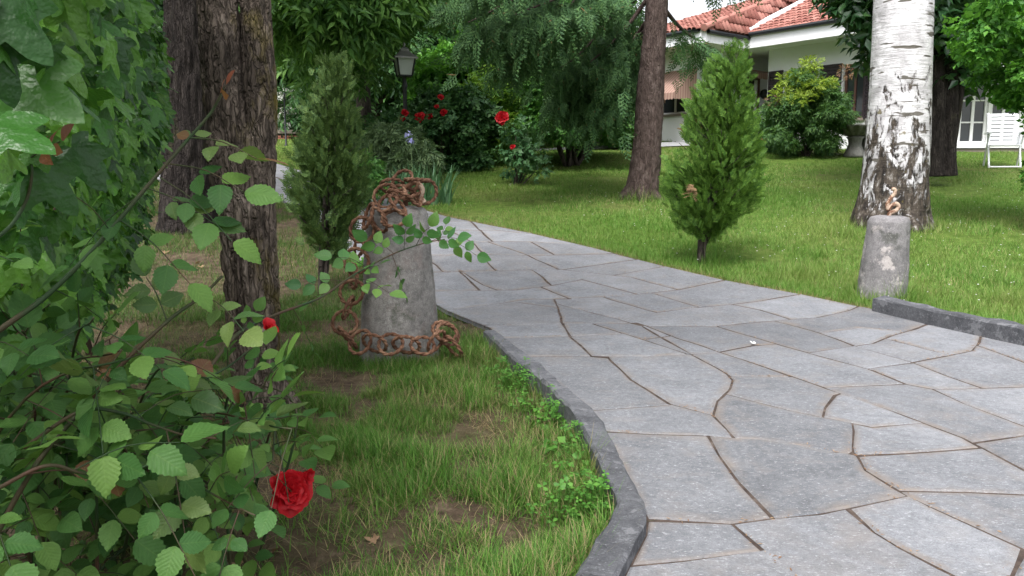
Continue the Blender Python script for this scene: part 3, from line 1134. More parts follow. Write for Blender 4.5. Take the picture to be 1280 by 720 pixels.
hedge = empty('ivy_hedge', (float((H0[0] + H1[0]) / 2 - 0.3), float((H0[1] + H1[1]) / 2), 0.0))
tag(hedge, 'tall hedge wall covered in dark green ivy leaves beside the rose bush', 'hedge')
P1, u1 = hedge_pts(7600, -0.06, 0.07)
P2, u2 = hedge_pts(4200, -0.55, -0.05)
P3, u3 = hedge_pts(1500, -0.72, -0.5)
Pv = np.vstack([P1, P2, P3])
Pv = Pv[(np.linalg.norm(Pv - np.array((0, 0, CAMZ)), axis=1) > 1.12) | (Pv[:, 0] / Pv[:, 1] < -0.72)]
n = len(Pv)
out = np.array([hn[0], hn[1], 0.0])
Nn = nrm(out * 0.9 + np.array((0, -0.35, 0.65)) + rg.normal(0, 0.40, (n, 3)))
Nn[-len(P3):] *= -1
D = nrm(np.array((0.1, -0.1, -1.0)) + rg.normal(0, 0.5, (n, 3)) + out * 0.3)
S = rg.uniform(0.042, 0.085, n) * 0.92
S *= 0.88
hand = [(60, 118, 1.0, 0.105, (0.9, -0.2, -0.55), (0.25, -1, 0.5)), (30, 40, 0.95, 0.09, (0.7, 0.1, -0.8), (0.4, -0.9, 0.4)), (25, 165, 0.92, 0.085, (1, -0.2, -0.25), (0.2, -0.7, 0.9)), (95, 20, 1.15, 0.07, (0.5, 0, -0.9), (0.3, -1, 0.2)), (110, 210, 1.2, 0.075, (0.6, 0, -0.8), (0.3, -0.9, 0.5)), (5, 95, 0.95, 0.08, (0.3, 0, -1), (0.5, -0.8, 0.3)), (150, 70, 1.5, 0.07, (0.4, 0, -0.9), (0.4, -0.9, 0.5)), (70, 235, 1.1, 0.08, (0.5, 0.2, -0.7), (0.3, -0.8, 0.6))]
for (hx, hy, hY, hS, hD, hN) in hand:
    Pv = np.vstack([Pv, np.array(at(hx, hy, hY)) - np.array(hD) * hS * 0.5]); D = np.vstack([D, nrm(hD)]); Nn = np.vstack([Nn, nrm(hN)]); S = np.append(S, hS)
n = len(Pv)
infront = (Pv[:, 1] > 0.75) & (np.abs(Pv[:, 0]) / Pv[:, 1] < 0.70)
key = np.where((np.arange(n) < len(P1) * 0.95) | (np.arange(n) >= n - len(hand)), 0, 50) + np.linalg.norm(Pv - np.array((0, 0, CAMZ)), axis=1) + np.where(infront & (Pv[:, 2] < CAMZ + 0.24 * Pv[:, 1] + 0.05), 0, 100)
pick_objects(hedge, 'leaf', IVY, D, Nn, S, Pv, M_ivy, 300, key, 'foliage', IVYLOW)
# woody stems inside
parts = []
for q in range(26):
    u = rg.uniform(0.02, 0.97); b = H0 + hd * u * HL - hn * rg.uniform(0.15, 0.5)
    pts = [(b[0], b[1], -0.1)]
    for k in range(1, 6):
        pts.append((b[0] + rg.normal(0, 0.06), b[1] + rg.normal(0, 0.08), k * 0.45))
    p, r = catmull(pts, list(np.linspace(0.016, 0.006, 6)), 4)
    parts.append(tube(p, r, 6))
link('stem', quads_mesh('stem', parts, M_twig, origin=hedge.location), None, hedge)

# ---------------------------------------------------------------- rose bush in the foreground
M_rose = leaf_mat('rose_leaf', [(0.034, 0.105, 0.028), (0.070, 0.172, 0.042), (0.14, 0.255, 0.055)], rough=0.5, trans=0.28, spec=0.22, vein=0.12)
M_rosey = leaf_mat('young_rose_leaf', [(0.060, 0.14, 0.045), (0.11, 0.19, 0.055), (0.17, 0.24, 0.07)], rough=0.45, trans=0.35, spec=0.35, vein=0.28, tint=(0.20, 0.085, 0.045), tintp=0.12)
M_roser = leaf_mat('red_young_leaf', [(0.16, 0.035, 0.03), (0.22, 0.06, 0.04), (0.26, 0.11, 0.05)], rough=0.45, trans=0.3, vein=0.2)
M_cane = NT('rose_cane'); M_cane = M_cane.bsdf(M_cane.ramp(M_cane.noise(M_cane.co(), 7, 4), [(0.42, (0.024, 0.052, 0.018)), (0.66, (0.085, 0.036, 0.026))]), 0.6)
RL = [rose_leaf(s) for s in range(5)]
RLOW = outline_leaf(rose_half(), 6, 0.12, 0.2)
rbush = empty('rose_bush', (-0.80, 1.55, -0.03))
tag(rbush, 'large rose bush with an open red rose, sprawling below the ivy hedge', 'rose bush')
rg = np.random.default_rng(5)
LD, LN, LS, LP, LK = [], [], [], [], []           # LK: 0 mature 1 young 2 red
stalk_parts = []


def compound(P, d, size, kind, nleaf=5, upn=(0, -0.35, 1.0)):
    """pinnate leaf at P growing along d"""
    d = nrm(np.asarray(d, float) + np.array((0, 0, -0.10)))
    upv = nrm(np.array(upn) + rg.normal(0, 0.28, 3))
    side = nrm(np.cross(d, upv)); upv = np.cross(side, d)
    L = size * 2.3
    pts = [P, P + d * L * 0.5 + np.array((0, 0, -0.01)), P + d * L + np.array((0, 0, -0.04 * L / 0.12))]
    p, r = catmull(pts, [0.0013, 0.001, 0.0008], 3)
    stalk_parts.append(tube(p, r, 4, cap=False))
    st = [(1.0, 0, 1.0)] + [(f, s, z) for f, z in ((0.70, 0.85), (0.38, 0.70)) for s in (-1, 1)]
    for f, s, z in st[:nleaf]:
        q = P + (pts[-1] - P) * f
        dd = d if s == 0 else nrm(d * 0.55 + side * s * 0.9)
        dd = nrm(dd + rg.normal(0, 0.12, 3) + np.array((0, 0, -0.15)))
        LD.append(dd); LN.append(nrm(upv + rg.normal(0, 0.22, 3))); LS.append(size * z * rg.uniform(0.85, 1.12)); LP.append(q + dd * 0.004); LK.append(kind)


def px_cane(pts, r0, r1, per=8):
    P = [np.array(at(*q)) for q in pts]
    return catmull(P, list(np.linspace(r0, r1, len(P))), per)


def grow(p, every, size, kind, start=0.2, spread=1.0, kinds=None, vis=None):
    s = np.concatenate([[0], np.cumsum(np.linalg.norm(np.diff(p, axis=0), axis=1))])
    L = s[-1]; t = start * L; k = 0
    while t < L:
        i_ = min(np.searchsorted(s, t), len(p) - 1)
        tan = nrm(p[i_] - p[max(i_ - 1, 0)])
        a = k * 2.4 + rg.uniform(-0.4, 0.4)
        u_ = nrm(np.cross(tan, (0, 0, 1.0))); w_ = np.cross(tan, u_)
        dd = nrm(tan * 0.55 + (u_ * math.cos(a) + w_ * math.sin(a)) * spread + np.array((0, -0.25, 0.05)))
        kk = kind if kinds is None else kinds[min(int(t / L * len(kinds)), len(kinds) - 1)]
        compound(p[i_], dd, size * rg.uniform(0.8, 1.15), kk)
        t += every * rg.uniform(0.7, 1.3); k += 1


canes = []
specs = [
    ([(-70, 800, 1.10), (30, 605, 1.15), (95, 520, 1.2), (160, 448, 1.22), (215, 397, 1.25), (250, 372, 1.27), (278, 345, 1.28)], 0.0046, 0.0022, 0.070, 0.056, [0, 0, 1, 1, 1]),
    ([(-90, 480, 1.05), (0, 412, 1.12), (60, 368, 1.18), (120, 308, 1.22), (190, 226, 1.27), (230, 180, 1.30), (262, 143, 1.31), (277, 118, 1.31)], 0.0048, 0.0018, 0.10, 0.045, [0, 0, 0, 0, 1, 1]),
    ([(-60, 640, 0.98), (0, 609, 1.0), (58, 582, 1.02), (102, 591, 1.05), (147, 595, 1.08), (200, 575, 1.1)], 0.0032, 0.0018, 0.07, 0.062, [0, 0, 0]),
    ([(30, 560, 1.1), (98, 515, 1.12), (147, 515, 1.15), (191, 531, 1.18), (235, 545, 1.2), (270, 548, 1.2)], 0.003, 0.0015, 0.065, 0.060, [0, 1, 1]),
    ([(60, 790, 1.55), (150, 640, 1.65), (215, 530, 1.75), (262, 460, 1.85), (300, 415, 2.0), (345, 393, 2.2), (400, 372, 2.45), (440, 345, 2.7), (490, 318, 2.95), (530, 304, 3.1), (556, 299, 3.15)], 0.006, 0.002, 0.30, 0.045, [0, 0, 0]),
    ([(60, 780, 1.45), (150, 690, 1.5), (220, 640, 1.55), (280, 592, 1.6), (330, 585, 1.64), (356, 606, 1.66)], 0.004, 0.002, 0.085, 0.05, [0]),
    ([(-60, 330, 1.0), (5, 290, 1.05), (32, 252, 1.08), (40, 215, 1.08), (36, 196, 1.08)], 0.003, 0.0015, 0.07, 0.036, [0, 0, 2]),
    ([(200, 560, 1.7), (240, 490, 1.75), (290, 455, 1.8), (325, 425, 1.85), (334, 414, 1.86)], 0.0035, 0.0015, 0.09, 0.042, [0]),
]
for pts, r0, r1, ev, sz, kinds in specs:
    p, r = px_cane(pts, r0, r1)
    canes.append(tube(p, r, 7))
    grow(p, ev, sz, 0, 0.12, 1.0, kinds)
# leaves of the tall shoot that crosses the forked trunk
for (px, py, Y, dx, dz, sz, kd) in [(212, 205, 1.28, 1.0, 0.10, 0.056, 0), (236, 172, 1.30, 1.0, 0.15, 0.052, 1), (200, 222, 1.27, 1.0, -0.35, 0.058, 0), (180, 240, 1.26, -0.6, -0.3, 0.056, 0), (266, 138, 1.31, 0.35, 0.8, 0.030, 2), (150, 275, 1.24, 0.9, -0.3, 0.056, 0)]:
    compound(np.array(at(px, py, Y)), (dx, -0.25, dz), sz, kd, 5 if kd != 2 else 3, (0.1, -0.7, 0.8))
# the long shoot's own leafy end in front of the bollard
p, r = px_cane(specs[4][0], 0.006, 0.002)
for (px, py, Y, dx, dz, sz) in [(430, 352, 2.66, -0.8, 0.35, 0.062), (440, 347, 2.68, 0.9, 0.1, 0.06), (492, 317, 2.95, -0.7, 0.9, 0.06), (505, 312, 3.0, 0.1, 1, 0.062), (520, 307, 3.05, 0.4, 0.9, 0.062), (535, 303, 3.1, 0.7, 0.5, 0.062), (552, 300, 3.15, 0.9, 0.05, 0.064), (460, 335, 2.78, -0.8, 0.75, 0.066)]:
    compound(np.array(at(px, py, Y)), (dx, -0.3, dz), sz, 3, 5, (0.1, -0.8, 0.6))
# the filling canes from the foot of the bush
for q in range(40):
    b = np.array((rg.uniform(-1.15, -0.55), rg.uniform(1.25, 2.0), -0.05))
    tpx, tpy = rg.uniform(-20, 345), rg.uniform(410, 660)
    if tpx > 250 and tpy < 470: tpx -= 120
    if rg.uniform() < 0.30: tpx, tpy = rg.uniform(180, 385), rg.uniform(530, 650)
    if q > 36: tpx, tpy = rg.uniform(-10, 170), rg.uniform(300, 420)
    e = np.array(at(tpx, tpy, rg.uniform(1.15, 1.95) if q <= 36 else rg.uniform(1.05, 1.4)))
    m = (b + e) / 2 + np.array((rg.normal(0, 0.06), rg.normal(0, 0.06), abs(e[2] - b[2]) * 0.25 + 0.05))
    p, r = catmull([b, m, e], [0.004, 0.0025, 0.0013], 8)
    canes.append(tube(p, r, 6))
    grow(p, 0.075, rg.uniform(0.045, 0.060), 0, 0.22)
for c_ in canes:
    link('cane', quads_mesh('cane', [c_], M_cane, origin=rbush.location), None, rbush)
LD, LN, LS, LP, LK = map(np.array, (LD, LN, LS, LP, LK))
# nothing hangs in front of the open bloom
_rc = np.array(at(362, 612, 1.66)); _r2 = LP[:, :] + LD * LS[:, None] * 0.5
_pr = np.stack([_r2[:, 0] / _r2[:, 1] - _rc[0] / _rc[1], (_r2[:, 2] - CAMZ) / _r2[:, 1] - (_rc[2] - CAMZ) / _rc[1]], -1)
_ok = ~((np.linalg.norm(_pr, axis=1) < 0.050) & (LP[:, 1] < 1.75))
LD, LN, LS, LP, LK = LD[_ok], LN[_ok], LS[_ok], LP[_ok], LK[_ok]
link('leaf_stalks', quads_mesh('leaf_stalks', stalk_parts, M_cane, origin=rbush.location), None, rbush)['kind'] = 'stuff'
M_shoot = leaf_mat('shoot_leaf', [(0.045, 0.16, 0.05), (0.08, 0.22, 0.06), (0.16, 0.30, 0.06)], rough=0.42, trans=0.35, spec=0.4, vein=0.2)
inview = (np.abs(LP[:, 0] / LP[:, 1]) < 0.68)
nobj = {0: 170, 1: 60, 2: 20, 3: 45}
for kk, mm, nm in ((0, M_rose, 'foliage'), (1, M_rosey, 'young_foliage'), (2, M_roser, 'red_foliage'), (3, M_shoot, 'shoot_foliage')):
    sel = LK == kk
    if not sel.any(): continue
    pick_objects(rbush, 'leaf', RL, LD[sel], LN[sel], LS[sel], LP[sel], mm, nobj[kk], np.where(inview[sel], 0, 50) + np.linalg.norm(LP[sel] - np.array((0, 0, CAMZ)), axis=1), nm, RLOW)

# ---------------------------------------------------------------- roses
tt = NT('red_petal')
M_petal = tt.bsdf(tt.ramp(tt.noise(tt.co('Object'), 30, 3), [(0.3, (0.33, 0.004, 0.010)), (0.7, (0.62, 0.012, 0.022))]), 0.5, None, 0.3, trans=0.3, tcol=(0.7, 0.02, 0.03))
M_sepal = leaf_mat('sepal', [(0.03, 0.09, 0.03), (0.04, 0.11, 0.03), (0.06, 0.14, 0.04)], trans=0.1)


def petal_vf(w, h, cup, flare, seed):
    r = random.Random(seed)
    V, F = [], []
    nu, nv = 7, 6
    for j in range(nv + 1):
        t = j / nv
        for i in range(nu + 1):
            s = i / nu * 2 - 1
            ww = w * (0.35 + 0.65 * math.sin(min(1.0, t * 1.15) * math.pi / 2)) * (1 - 0.16 * max(0, t - 0.8) / 0.2)
            a = s * ww
            edge = flare * max(0, t - 0.55) ** 2 * 3 + 0.05 * math.sin(s * 5 + seed) * t * t
            rad = 1.0
            V.append((a, t * h * (1 - 0.10 * s * s * t), -cup * (a / max(w, 1e-6)) ** 2 * w * 0.8 + edge * h + 0.10 * w * math.sin(s * 4 + seed * 1.3) * t))
    for j in range(nv):
        for i in range(nu):
            k = j * (nu + 1) + i
            F.append((k, k + 1, k + nu + 2, k + nu + 1))
    return np.array(V), np.array(F)


PET = [tri_fix('petal', *petal_vf(0.55 + 0.1 * (s % 3), 1.0, 0.7, 0.28 + 0.1 * (s % 2), s), M_petal) for s in range(5)]


def rose(parent, centre, size, facing, npet=26, openness=1.0, seed=0, single=False, name='rose_flower'):
    """spiral of cupped petals about the facing axis; petals are parts of the flower"""
    r = random.Random(seed)
    org = Vector(parent.location)
    q = Vector(facing).normalized().to_track_quat('Z', 'Y').to_matrix()
    # calyx as the flower's own mesh
    V, F = lathe_vf([(0.0, -0.30), (0.10, -0.27), (0.14, -0.16), (0.18, -0.06), (0.10, 0.0), (0.0, 0.02)], 10)
    V = (V * size) @ np.array(q).T
    fl = link(name, quads_mesh('calyx', [(V, F)], M_sepal), None, parent, Vector(centre) - org)
    parts = []
    for k in range(npet):
        f = k / npet                      # 0 centre .. 1 outside
        a = k * 2.399 + r.uniform(-0.2, 0.2)
        lean = (0.02 + 1.25 * openness * f ** 1.25) + r.uniform(-0.12, 0.12)
        rad = size * (0.03 + 0.20 * f)
        s = size * (0.50 + 0.34 * f) * r.uniform(0.9, 1.1)
        ca, sa = math.cos(a), math.sin(a)
        outv = Vector((ca, sa, 0))
        D = (Vector((0, 0, 1)) * math.cos(lean) + outv * math.sin(lean)).normalized()
        side = Vector((-sa, ca, 0))
        N = side.cross(D)
        M = Matrix((side * s * (1 if f > 0.25 else 0.7), D * s, N * s)).transposed()
        pos = outv * rad + Vector((0, 0, -0.05 * size + (0.10 * size * (1 - f))))
        M = q @ M
        pos = q @ pos
        if single:
            V = np.array([v.co[:] for v in PET[k % 5].vertices]) @ np.array(M).T + np.array(pos)
            F = np.array([p_.vertices[:] for p_ in PET[k % 5].polygons])
            parts.append((V, F))
        else:
            o = link('petal', PET[k % 5], None, fl)
            o.matrix_basis = Matrix.Translation(pos) @ M.to_4x4()
    if single:
        link('petals', quads_mesh('petals', parts, M_petal), None, fl)
    return fl


rose(rbush, at(360, 614, 1.66), 0.050, (0.45, -0.72, 0.30), 38, 0.86, 3)
rose(rbush, at(378, 595, 1.68), 0.030, (0.9, -0.3, 0.1), 9, 0.25, 4, True, 'rose_bud')
rose(rbush, at(335, 413, 1.86), 0.030, (0.5, -0.5, 0.7), 12, 0.55, 5, True, 'rose_bud')
rose(rbush, at(317, 428, 1.85), 0.024, (0.6, -0.6, 0.25), 9, 0.25, 6, True, 'rose_bud')
# ---------------------------------------------------------------- bark
def bark_material(name, dark, mid, light, moss=None, moss_amt=0.5, zs=0.25, scale=14, dark_patch=None, ck=0.34):
    t = NT(name)
    co = t.co('Object', (1, 1, zs))
    n1 = t.noise(co, scale, 6, 0.65, dist=0.4); n2 = t.noise(co, scale * 5, 5, 0.7)
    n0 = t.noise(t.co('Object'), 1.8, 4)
    c = t.ramp(n1, [(0.3, dark), (0.52, mid), (0.72, light)])
    c = t.mix(0.6, c, t.ramp(n2, [(0.3, 0.45), (0.7, 1.0)]), 'MULTIPLY')
    warp = t.node('ShaderNodeVectorMath', operation='ADD')
    t.l.new(t.co('Object', (1, 1, 0.15)), warp.inputs[0])
    wv = t.node('ShaderNodeVectorMath', operation='SCALE'); wv.inputs['Scale'].default_value = 0.06
    t.l.new(t.noise(t.co('Object', (1, 1, 0.6)), 9, 4, 0.6, out=1), wv.inputs[0]); t.l.new(wv.outputs[0], warp.inputs[1])
    crack = t.ramp(t.voro(warp.outputs[0], scale * 2.3, 'DISTANCE_TO_EDGE'), [(0.02, 0.0), (0.16, 1.0)])
    c = t.mix(t.math('MULTIPLY', t.math('SUBTRACT', 1.0, crack), ck), c, tuple(x * 0.6 for x in dark))
    if dark_patch:
        c = t.mix(t.ramp(n0, [(0.50, 0.0), (0.60, 0.8)]), c, dark_patch)  # scattered darker bark patches from a coarse noise
    if moss:
        nm = t.noise(t.co('Object', (1, 1, 0.45), (3, 5, 1)), 3.6, 6, 0.7)
        c = t.mix(t.ramp(nm, [(0.58 - 0.1 * moss_amt, 0.0), (0.70 - 0.1 * moss_amt, 0.8)]), c, moss)
    return t.bsdf(c, 0.9, t.bump(t.math('ADD', t.math('MULTIPLY', crack, ck * 2.0), t.math('ADD', n1, t.math('MULTIPLY', n2, 0.4))), 1.0, 0.02), 0.15)


M_bark1 = bark_material('furrowed_bark', (0.055, 0.042, 0.034), (0.20, 0.158, 0.13), (0.42, 0.345, 0.29), (0.16, 0.13, 0.022), 0.6, 0.20, 26, dark_patch=(0.036, 0.028, 0.023))
M_bark2 = bark_material('dark_bark', (0.016, 0.013, 0.012), (0.045, 0.037, 0.034), (0.10, 0.085, 0.075), (0.06, 0.06, 0.025), 0.2, 0.2, 20, ck=0.3)
M_bark3 = bark_material('conifer_bark', (0.055, 0.038, 0.034), (0.125, 0.090, 0.080), (0.20, 0.155, 0.14), None, 0, 0.6, 16, ck=0.22)
M_bark4 = bark_material('grey_bark', (0.04, 0.033, 0.028), (0.10, 0.082, 0.07), (0.17, 0.145, 0.12), (0.06, 0.075, 0.03), 0.2, 0.3, 14)


def bark_disp(amp, kxy, kz, seed, lump=0.06):
    def f(base, th):
        p = base.reshape(-1, 3)
        w = fbm(p[:, 0] * 6, p[:, 1] * 6, p[:, 2] * 3, seed + 50) * 0.8
        n = vnoise(p[:, 0] * kxy + w * 2, p[:, 1] * kxy, p[:, 2] * kz, seed)
        n2 = vnoise(p[:, 0] * kxy * 2.2, p[:, 1] * kxy * 2.2 + w * 2, p[:, 2] * kz * 2.4, seed + 3)
        ridg = 1 - np.abs(2 * n - 1)
        ridg2 = 1 - np.abs(2 * n2 - 1)
        big = fbm(p[:, 0] * 3, p[:, 1] * 3, p[:, 2] * 1.2, seed + 9) - 0.5
        return (1 + amp * (-(ridg ** 3) - 0.4 * ridg2 ** 2) + lump * big).reshape(base.shape[:2])
    return f


def trunk_vf(pts, radii, nseg=64, per=30, amp=0.16, kxy=26, kz=6, seed=0, lump=0.25):
    p, r = catmull(pts, radii, per)
    return tube(p, r, nseg, bark_disp(amp, kxy, kz, seed, lump))


def limb_vf(a, b, r0, r1, sag=0.0, n=7, rg=None):
    a, b = np.array(a, float), np.array(b, float)
    m = (a + b) / 2 + np.array((0, 0, sag)) + (rg.normal(0, 0.05, 3) * np.linalg.norm(b - a) if rg is not None else 0)
    p, r = catmull([a, m, b], [r0, (r0 + r1) / 2, r1], 5)
    return tube(p, r, n)


# ---------------------------------------------------------------- small leaf templates (triangles)
def small_leaf(w=0.32, fold=0.12, curl=0.15):
    V = np.array([(0, 0, 0), (w, 0.42, fold), (0, 1, -curl), (-w, 0.42, fold), (0, 0.5, -0.02)], float)
    return V, np.array([(0, 1, 4), (1, 2, 4), (2, 3, 4), (3, 0, 4)])


def diamond(w=0.3):
    return np.array([(0, 0, 0), (w, 0.45, 0.08), (0, 1, -0.08), (-w, 0.45, 0.08)], float), np.array([(0, 1, 2), (0, 2, 3)])


def sprig(n, w, spread, seed, L=0.5):
    """a twig end with n leaves: one small mesh used as a template"""
    r = np.random.default_rng(seed)
    V, F = small_leaf(w) if n < 7 else diamond(w)
    t = np.linspace(0.1, 1, n)
    P = np.stack([0 * t, t * (1 - L * 0.4), -0.12 * t * t], -1)
    side = np.where(np.arange(n) % 2, 1, -1)
    D = nrm(np.stack([side * spread, np.full(n, 0.8), r.normal(-0.1, 0.25, n)], -1))
    Nn = nrm(np.stack([r.normal(0, 0.3, n), r.normal(0, 0.3, n), np.ones(n)], -1))
    M = frames(D, Nn, np.full(n, L) * r.uniform(0.8, 1.15, n))
    W = np.einsum('nij,vj->nvi', M, V) + P[:, None]
    FF = (F[None] + (np.arange(n) * len(V))[:, None, None]).reshape(-1, 3)
    return W.reshape(-1, 3), FF


def feather(nb=12, sub=3, w=0.028, droop=0.25, seed=0, wide=0.42):
    """flat scale-leaf spray: axis with side branchlets, triangles"""
    r = np.random.default_rng(seed)
    V, F = [], []

    def blade(a, b, wd):
        a, b = np.array(a), np.array(b)
        d = nrm(b - a); s = np.array((d[1], -d[0], 0)) * wd
        k = len(V)
        V.extend([a - s * 0.6, a + s * 0.6, (a + b) / 2 + s, b, (a + b) / 2 - s])
        F.extend([(k, k + 1, k + 2), (k, k + 2, k + 4), (k + 4, k + 2, k + 3)])
    zf = lambda p: np.array((p[0], p[1], -droop * (p[1] ** 2) - 0.35 * droop * p[0] ** 2 * 3 + r.normal(0, 0.01)))
    blade(zf((0, 0)), zf((0, 1.0)), w * 0.8)
    for k in range(nb):
        t = 0.08 + 0.88 * k / nb
        sgn = 1 if k % 2 else -1
        L = wide * (1 - t * 0.75) * r.uniform(0.8, 1.15)
        a = (0, t); dirx, diry = sgn * 0.78, 0.62
        b = (dirx * L, t + diry * L)
        blade(zf(a), zf(b), w)
        for q in range(sub):
            f = 0.3 + 0.6 * q / sub
            c = (a[0] + (b[0] - a[0]) * f, a[1] + (b[1] - a[1]) * f)
            s2 = 1 if q % 2 else -1
            l2 = L * 0.5 * (1 - 0.5 * f)
            blade(zf(c), zf((c[0] + (dirx * 0.6 + s2 * diry * 0.6) * l2, c[1] + (diry * 0.7 - s2 * dirx * 0.5) * l2)), w * 0.85)
    return np.array(V, float), np.array(F)


# ---------------------------------------------------------------- generic leafy crowns
def blob_clumps(rg, centre, rad, n, squash=1.0, shell=0.55):
    d = rdir(rg, n)
    r = rg.uniform(shell, 1.0, n) ** 0.7
    return np.asarray(centre) + d * r[:, None] * np.array(rad) * np.array((1, 1, squash))


def crown_leaves(rg, C, R, per, size, droop=0.3, flat=0.6, szvar=0.3):
    """leaves or sprigs about every clump centre; returns D, N, S, P"""
    n = len(C) * per
    R = np.broadcast_to(np.asarray(R, float), (len(C),))
    c = np.repeat(C, per, 0); r = np.repeat(R, per)
    o = rdir(rg, n) * (rg.uniform(0.15, 1, n) ** 0.5)[:, None]
    o[:, 2] *= flat
    P = c + o * r[:, None]
    D = nrm(o * 0.9 + rg.normal(0, 0.45, (n, 3)) + np.array((0, 0, -droop)))
    Nn = nrm(np.array((0, 0, 1.0)) + rg.normal(0, 0.45, (n, 3)) + o * 0.3)
    S = size * rg.uniform(1 - szvar, 1 + szvar, n)
    return D, Nn, S, P


def leafy(root, name, tpl, DNSP, mat):
    D, Nn, S, P = DNSP
    return link(name, scatter(name, tpl, frames(D, Nn, S), P, mat, np.array(root.location)), None, root)


def tree_root(name, loc, label, cat, group=None):
    r = empty(name, loc)
    tag(r, label, cat, group)
    return r


# ---------------------------------------------------------------- the two trees on the left
rg = np.random.default_rng(77)
tb = on(322, 512)
Yt = tb.y
tree1 = tree_root('forked_tree', (tb.x, tb.y, -0.03), 'rough-barked trunk forking in two, mossy, standing in the bed near the roses', 'tree')
A = [np.array(at(323, 540, Yt)), np.array(at(322, 500, Yt)), np.array(at(316, 400, Yt)), np.array(at(311, 300, Yt)), np.array(at(306, 220, Yt)), np.array(at(300, 160, Yt))]
A[0][2] = min(A[0][2], -0.15)
A = A[:5]
parts = [trunk_vf(A + [np.array(at(303, 175, Yt + 0.03))], [0.112, 0.100, 0.097, 0.102, 0.106, 0.072], 130, 46, 0.15, 44, 11, 1, 0.16)]
# left stem, right stem and a gnarled knot where they part
parts.append(trunk_vf([np.array(at(298, 230, Yt - 0.02)), np.array(at(284, 130, Yt - 0.02)), np.array(at(274, 40, Yt)), np.array(at(268, -60, Yt + 0.05)), (-1.15, Yt + 0.2, 2.4), (-1.4, Yt + 0.3, 3.6)], [0.084, 0.080, 0.075, 0.071, 0.065, 0.045], 100, 40, 0.20, 44, 11, 2, 0.2))
parts.append(trunk_vf([np.array(at(318, 270, Yt)), np.array(at(325, 150, Yt)), np.array(at(321, 60, Yt + 0.02)), np.array(at(317, -40, Yt + 0.05)), (-0.86, Yt + 0.1, 2.4), (-0.7, Yt + 0.3, 3.7)], [0.07, 0.062, 0.060, 0.058, 0.05, 0.04], 90, 40, 0.18, 44, 11, 3, 0.16))
parts.append(trunk_vf([np.array(at(282, 235, Yt - 0.03)), np.array(at(280, 190, Yt - 0.04)), np.array(at(284, 150, Yt - 0.03))], [0.05, 0.072, 0.05], 50, 20, 0.2, 24, 10, 4, 0.5))
for q in range(5):
    a_ = q * 1.26 + 0.4
    parts.append(trunk_vf([(tb.x + 0.05 * math.cos(a_), tb.y + 0.05 * math.sin(a_), 0.16), (tb.x + 0.12 * math.cos(a_), tb.y + 0.12 * math.sin(a_), 0.02), (tb.x + 0.22 * math.cos(a_), tb.y + 0.22 * math.sin(a_), -0.10)], [0.03, 0.03, 0.015], 24, 10, 0.15, 40, 10, 5 + q, 0.2))
limbs = []
C1 = []
for q in range(14):
    a_ = rg.uniform(0, 6.28); s_ = np.array((-1.4, Yt + 0.3, 3.5)) if q % 2 else np.array((-0.7, Yt + 0.3, 3.6))
    e = s_ + np.array((math.cos(a_) * rg.uniform(0.9, 2.1), math.sin(a_) * rg.uniform(0.9, 2.1), rg.uniform(0.1, 1.6)))
    limbs.append(limb_vf(s_, e, 0.04, 0.012, 0.2, 7, rg)); C1.append(e); C1.append((s_ + e) / 2 + rg.normal(0, 0.2, 3))
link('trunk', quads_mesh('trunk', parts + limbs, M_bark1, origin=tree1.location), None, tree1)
M_lf_mid = leaf_mat('tree_leaf', [(0.022, 0.065, 0.018), (0.040, 0.105, 0.026), (0.075, 0.165, 0.035)], rough=0.5, trans=0.3)
SPR5 = sprig(6, 0.30, 0.9, 1, 0.45)
leafy(tree1, 'crown', SPR5, crown_leaves(rg, np.array(C1), 0.65, 34, 0.20, 0.4), M_lf_mid)

t2 = on(238, 288)
tree2 = tree_root('old_tree', (t2.x, t2.y, t2.z - 0.03), 'dark straight trunk standing behind the forked trunk and ivy hedge', 'tree')
Y2 = t2.y
pts = [np.array(at(236, 310, Y2)), np.array(at(236, 285, Y2)), np.array(at(237, 240, Y2)), np.array(at(237, 120, Y2)), np.array(at(238, 0, Y2)), np.array(at(240, -200, Y2 + 0.1)), np.array((t2.x + 0.1, Y2 + 0.2, 6.2))]
k2 = Y2 / 1000
parts = [trunk_vf(pts, [44 * k2, 39 * k2, 36 * k2, 34 * k2, 32 * k2, 28 * k2, 0.12], 90, 26, 0.13, 16, 3.5, 12, 0.25)]
C2 = []
for q in range(16):
    a_ = rg.uniform(0, 6.28); s_ = np.array((t2.x + 0.08, Y2 + 0.1, rg.uniform(3.8, 6.0)))
    e = s_ + np.array((math.cos(a_) * rg.uniform(1.2, 3.0), math.sin(a_) * rg.uniform(1.2, 3.0), rg.uniform(-0.2, 1.6)))
    parts.append(limb_vf(s_, e, 0.06, 0.015, 0.3, 7, rg)); C2.append(e); C2.append((s_ + e) / 2 + rg.normal(0, 0.3, 3))
link('trunk', quads_mesh('trunk', parts, M_bark2, origin=tree2.location), None, tree2)
leafy(tree2, 'crown', SPR5, crown_leaves(rg, np.array(C2), 0.9, 55, 0.26, 0.4), M_lf_mid)

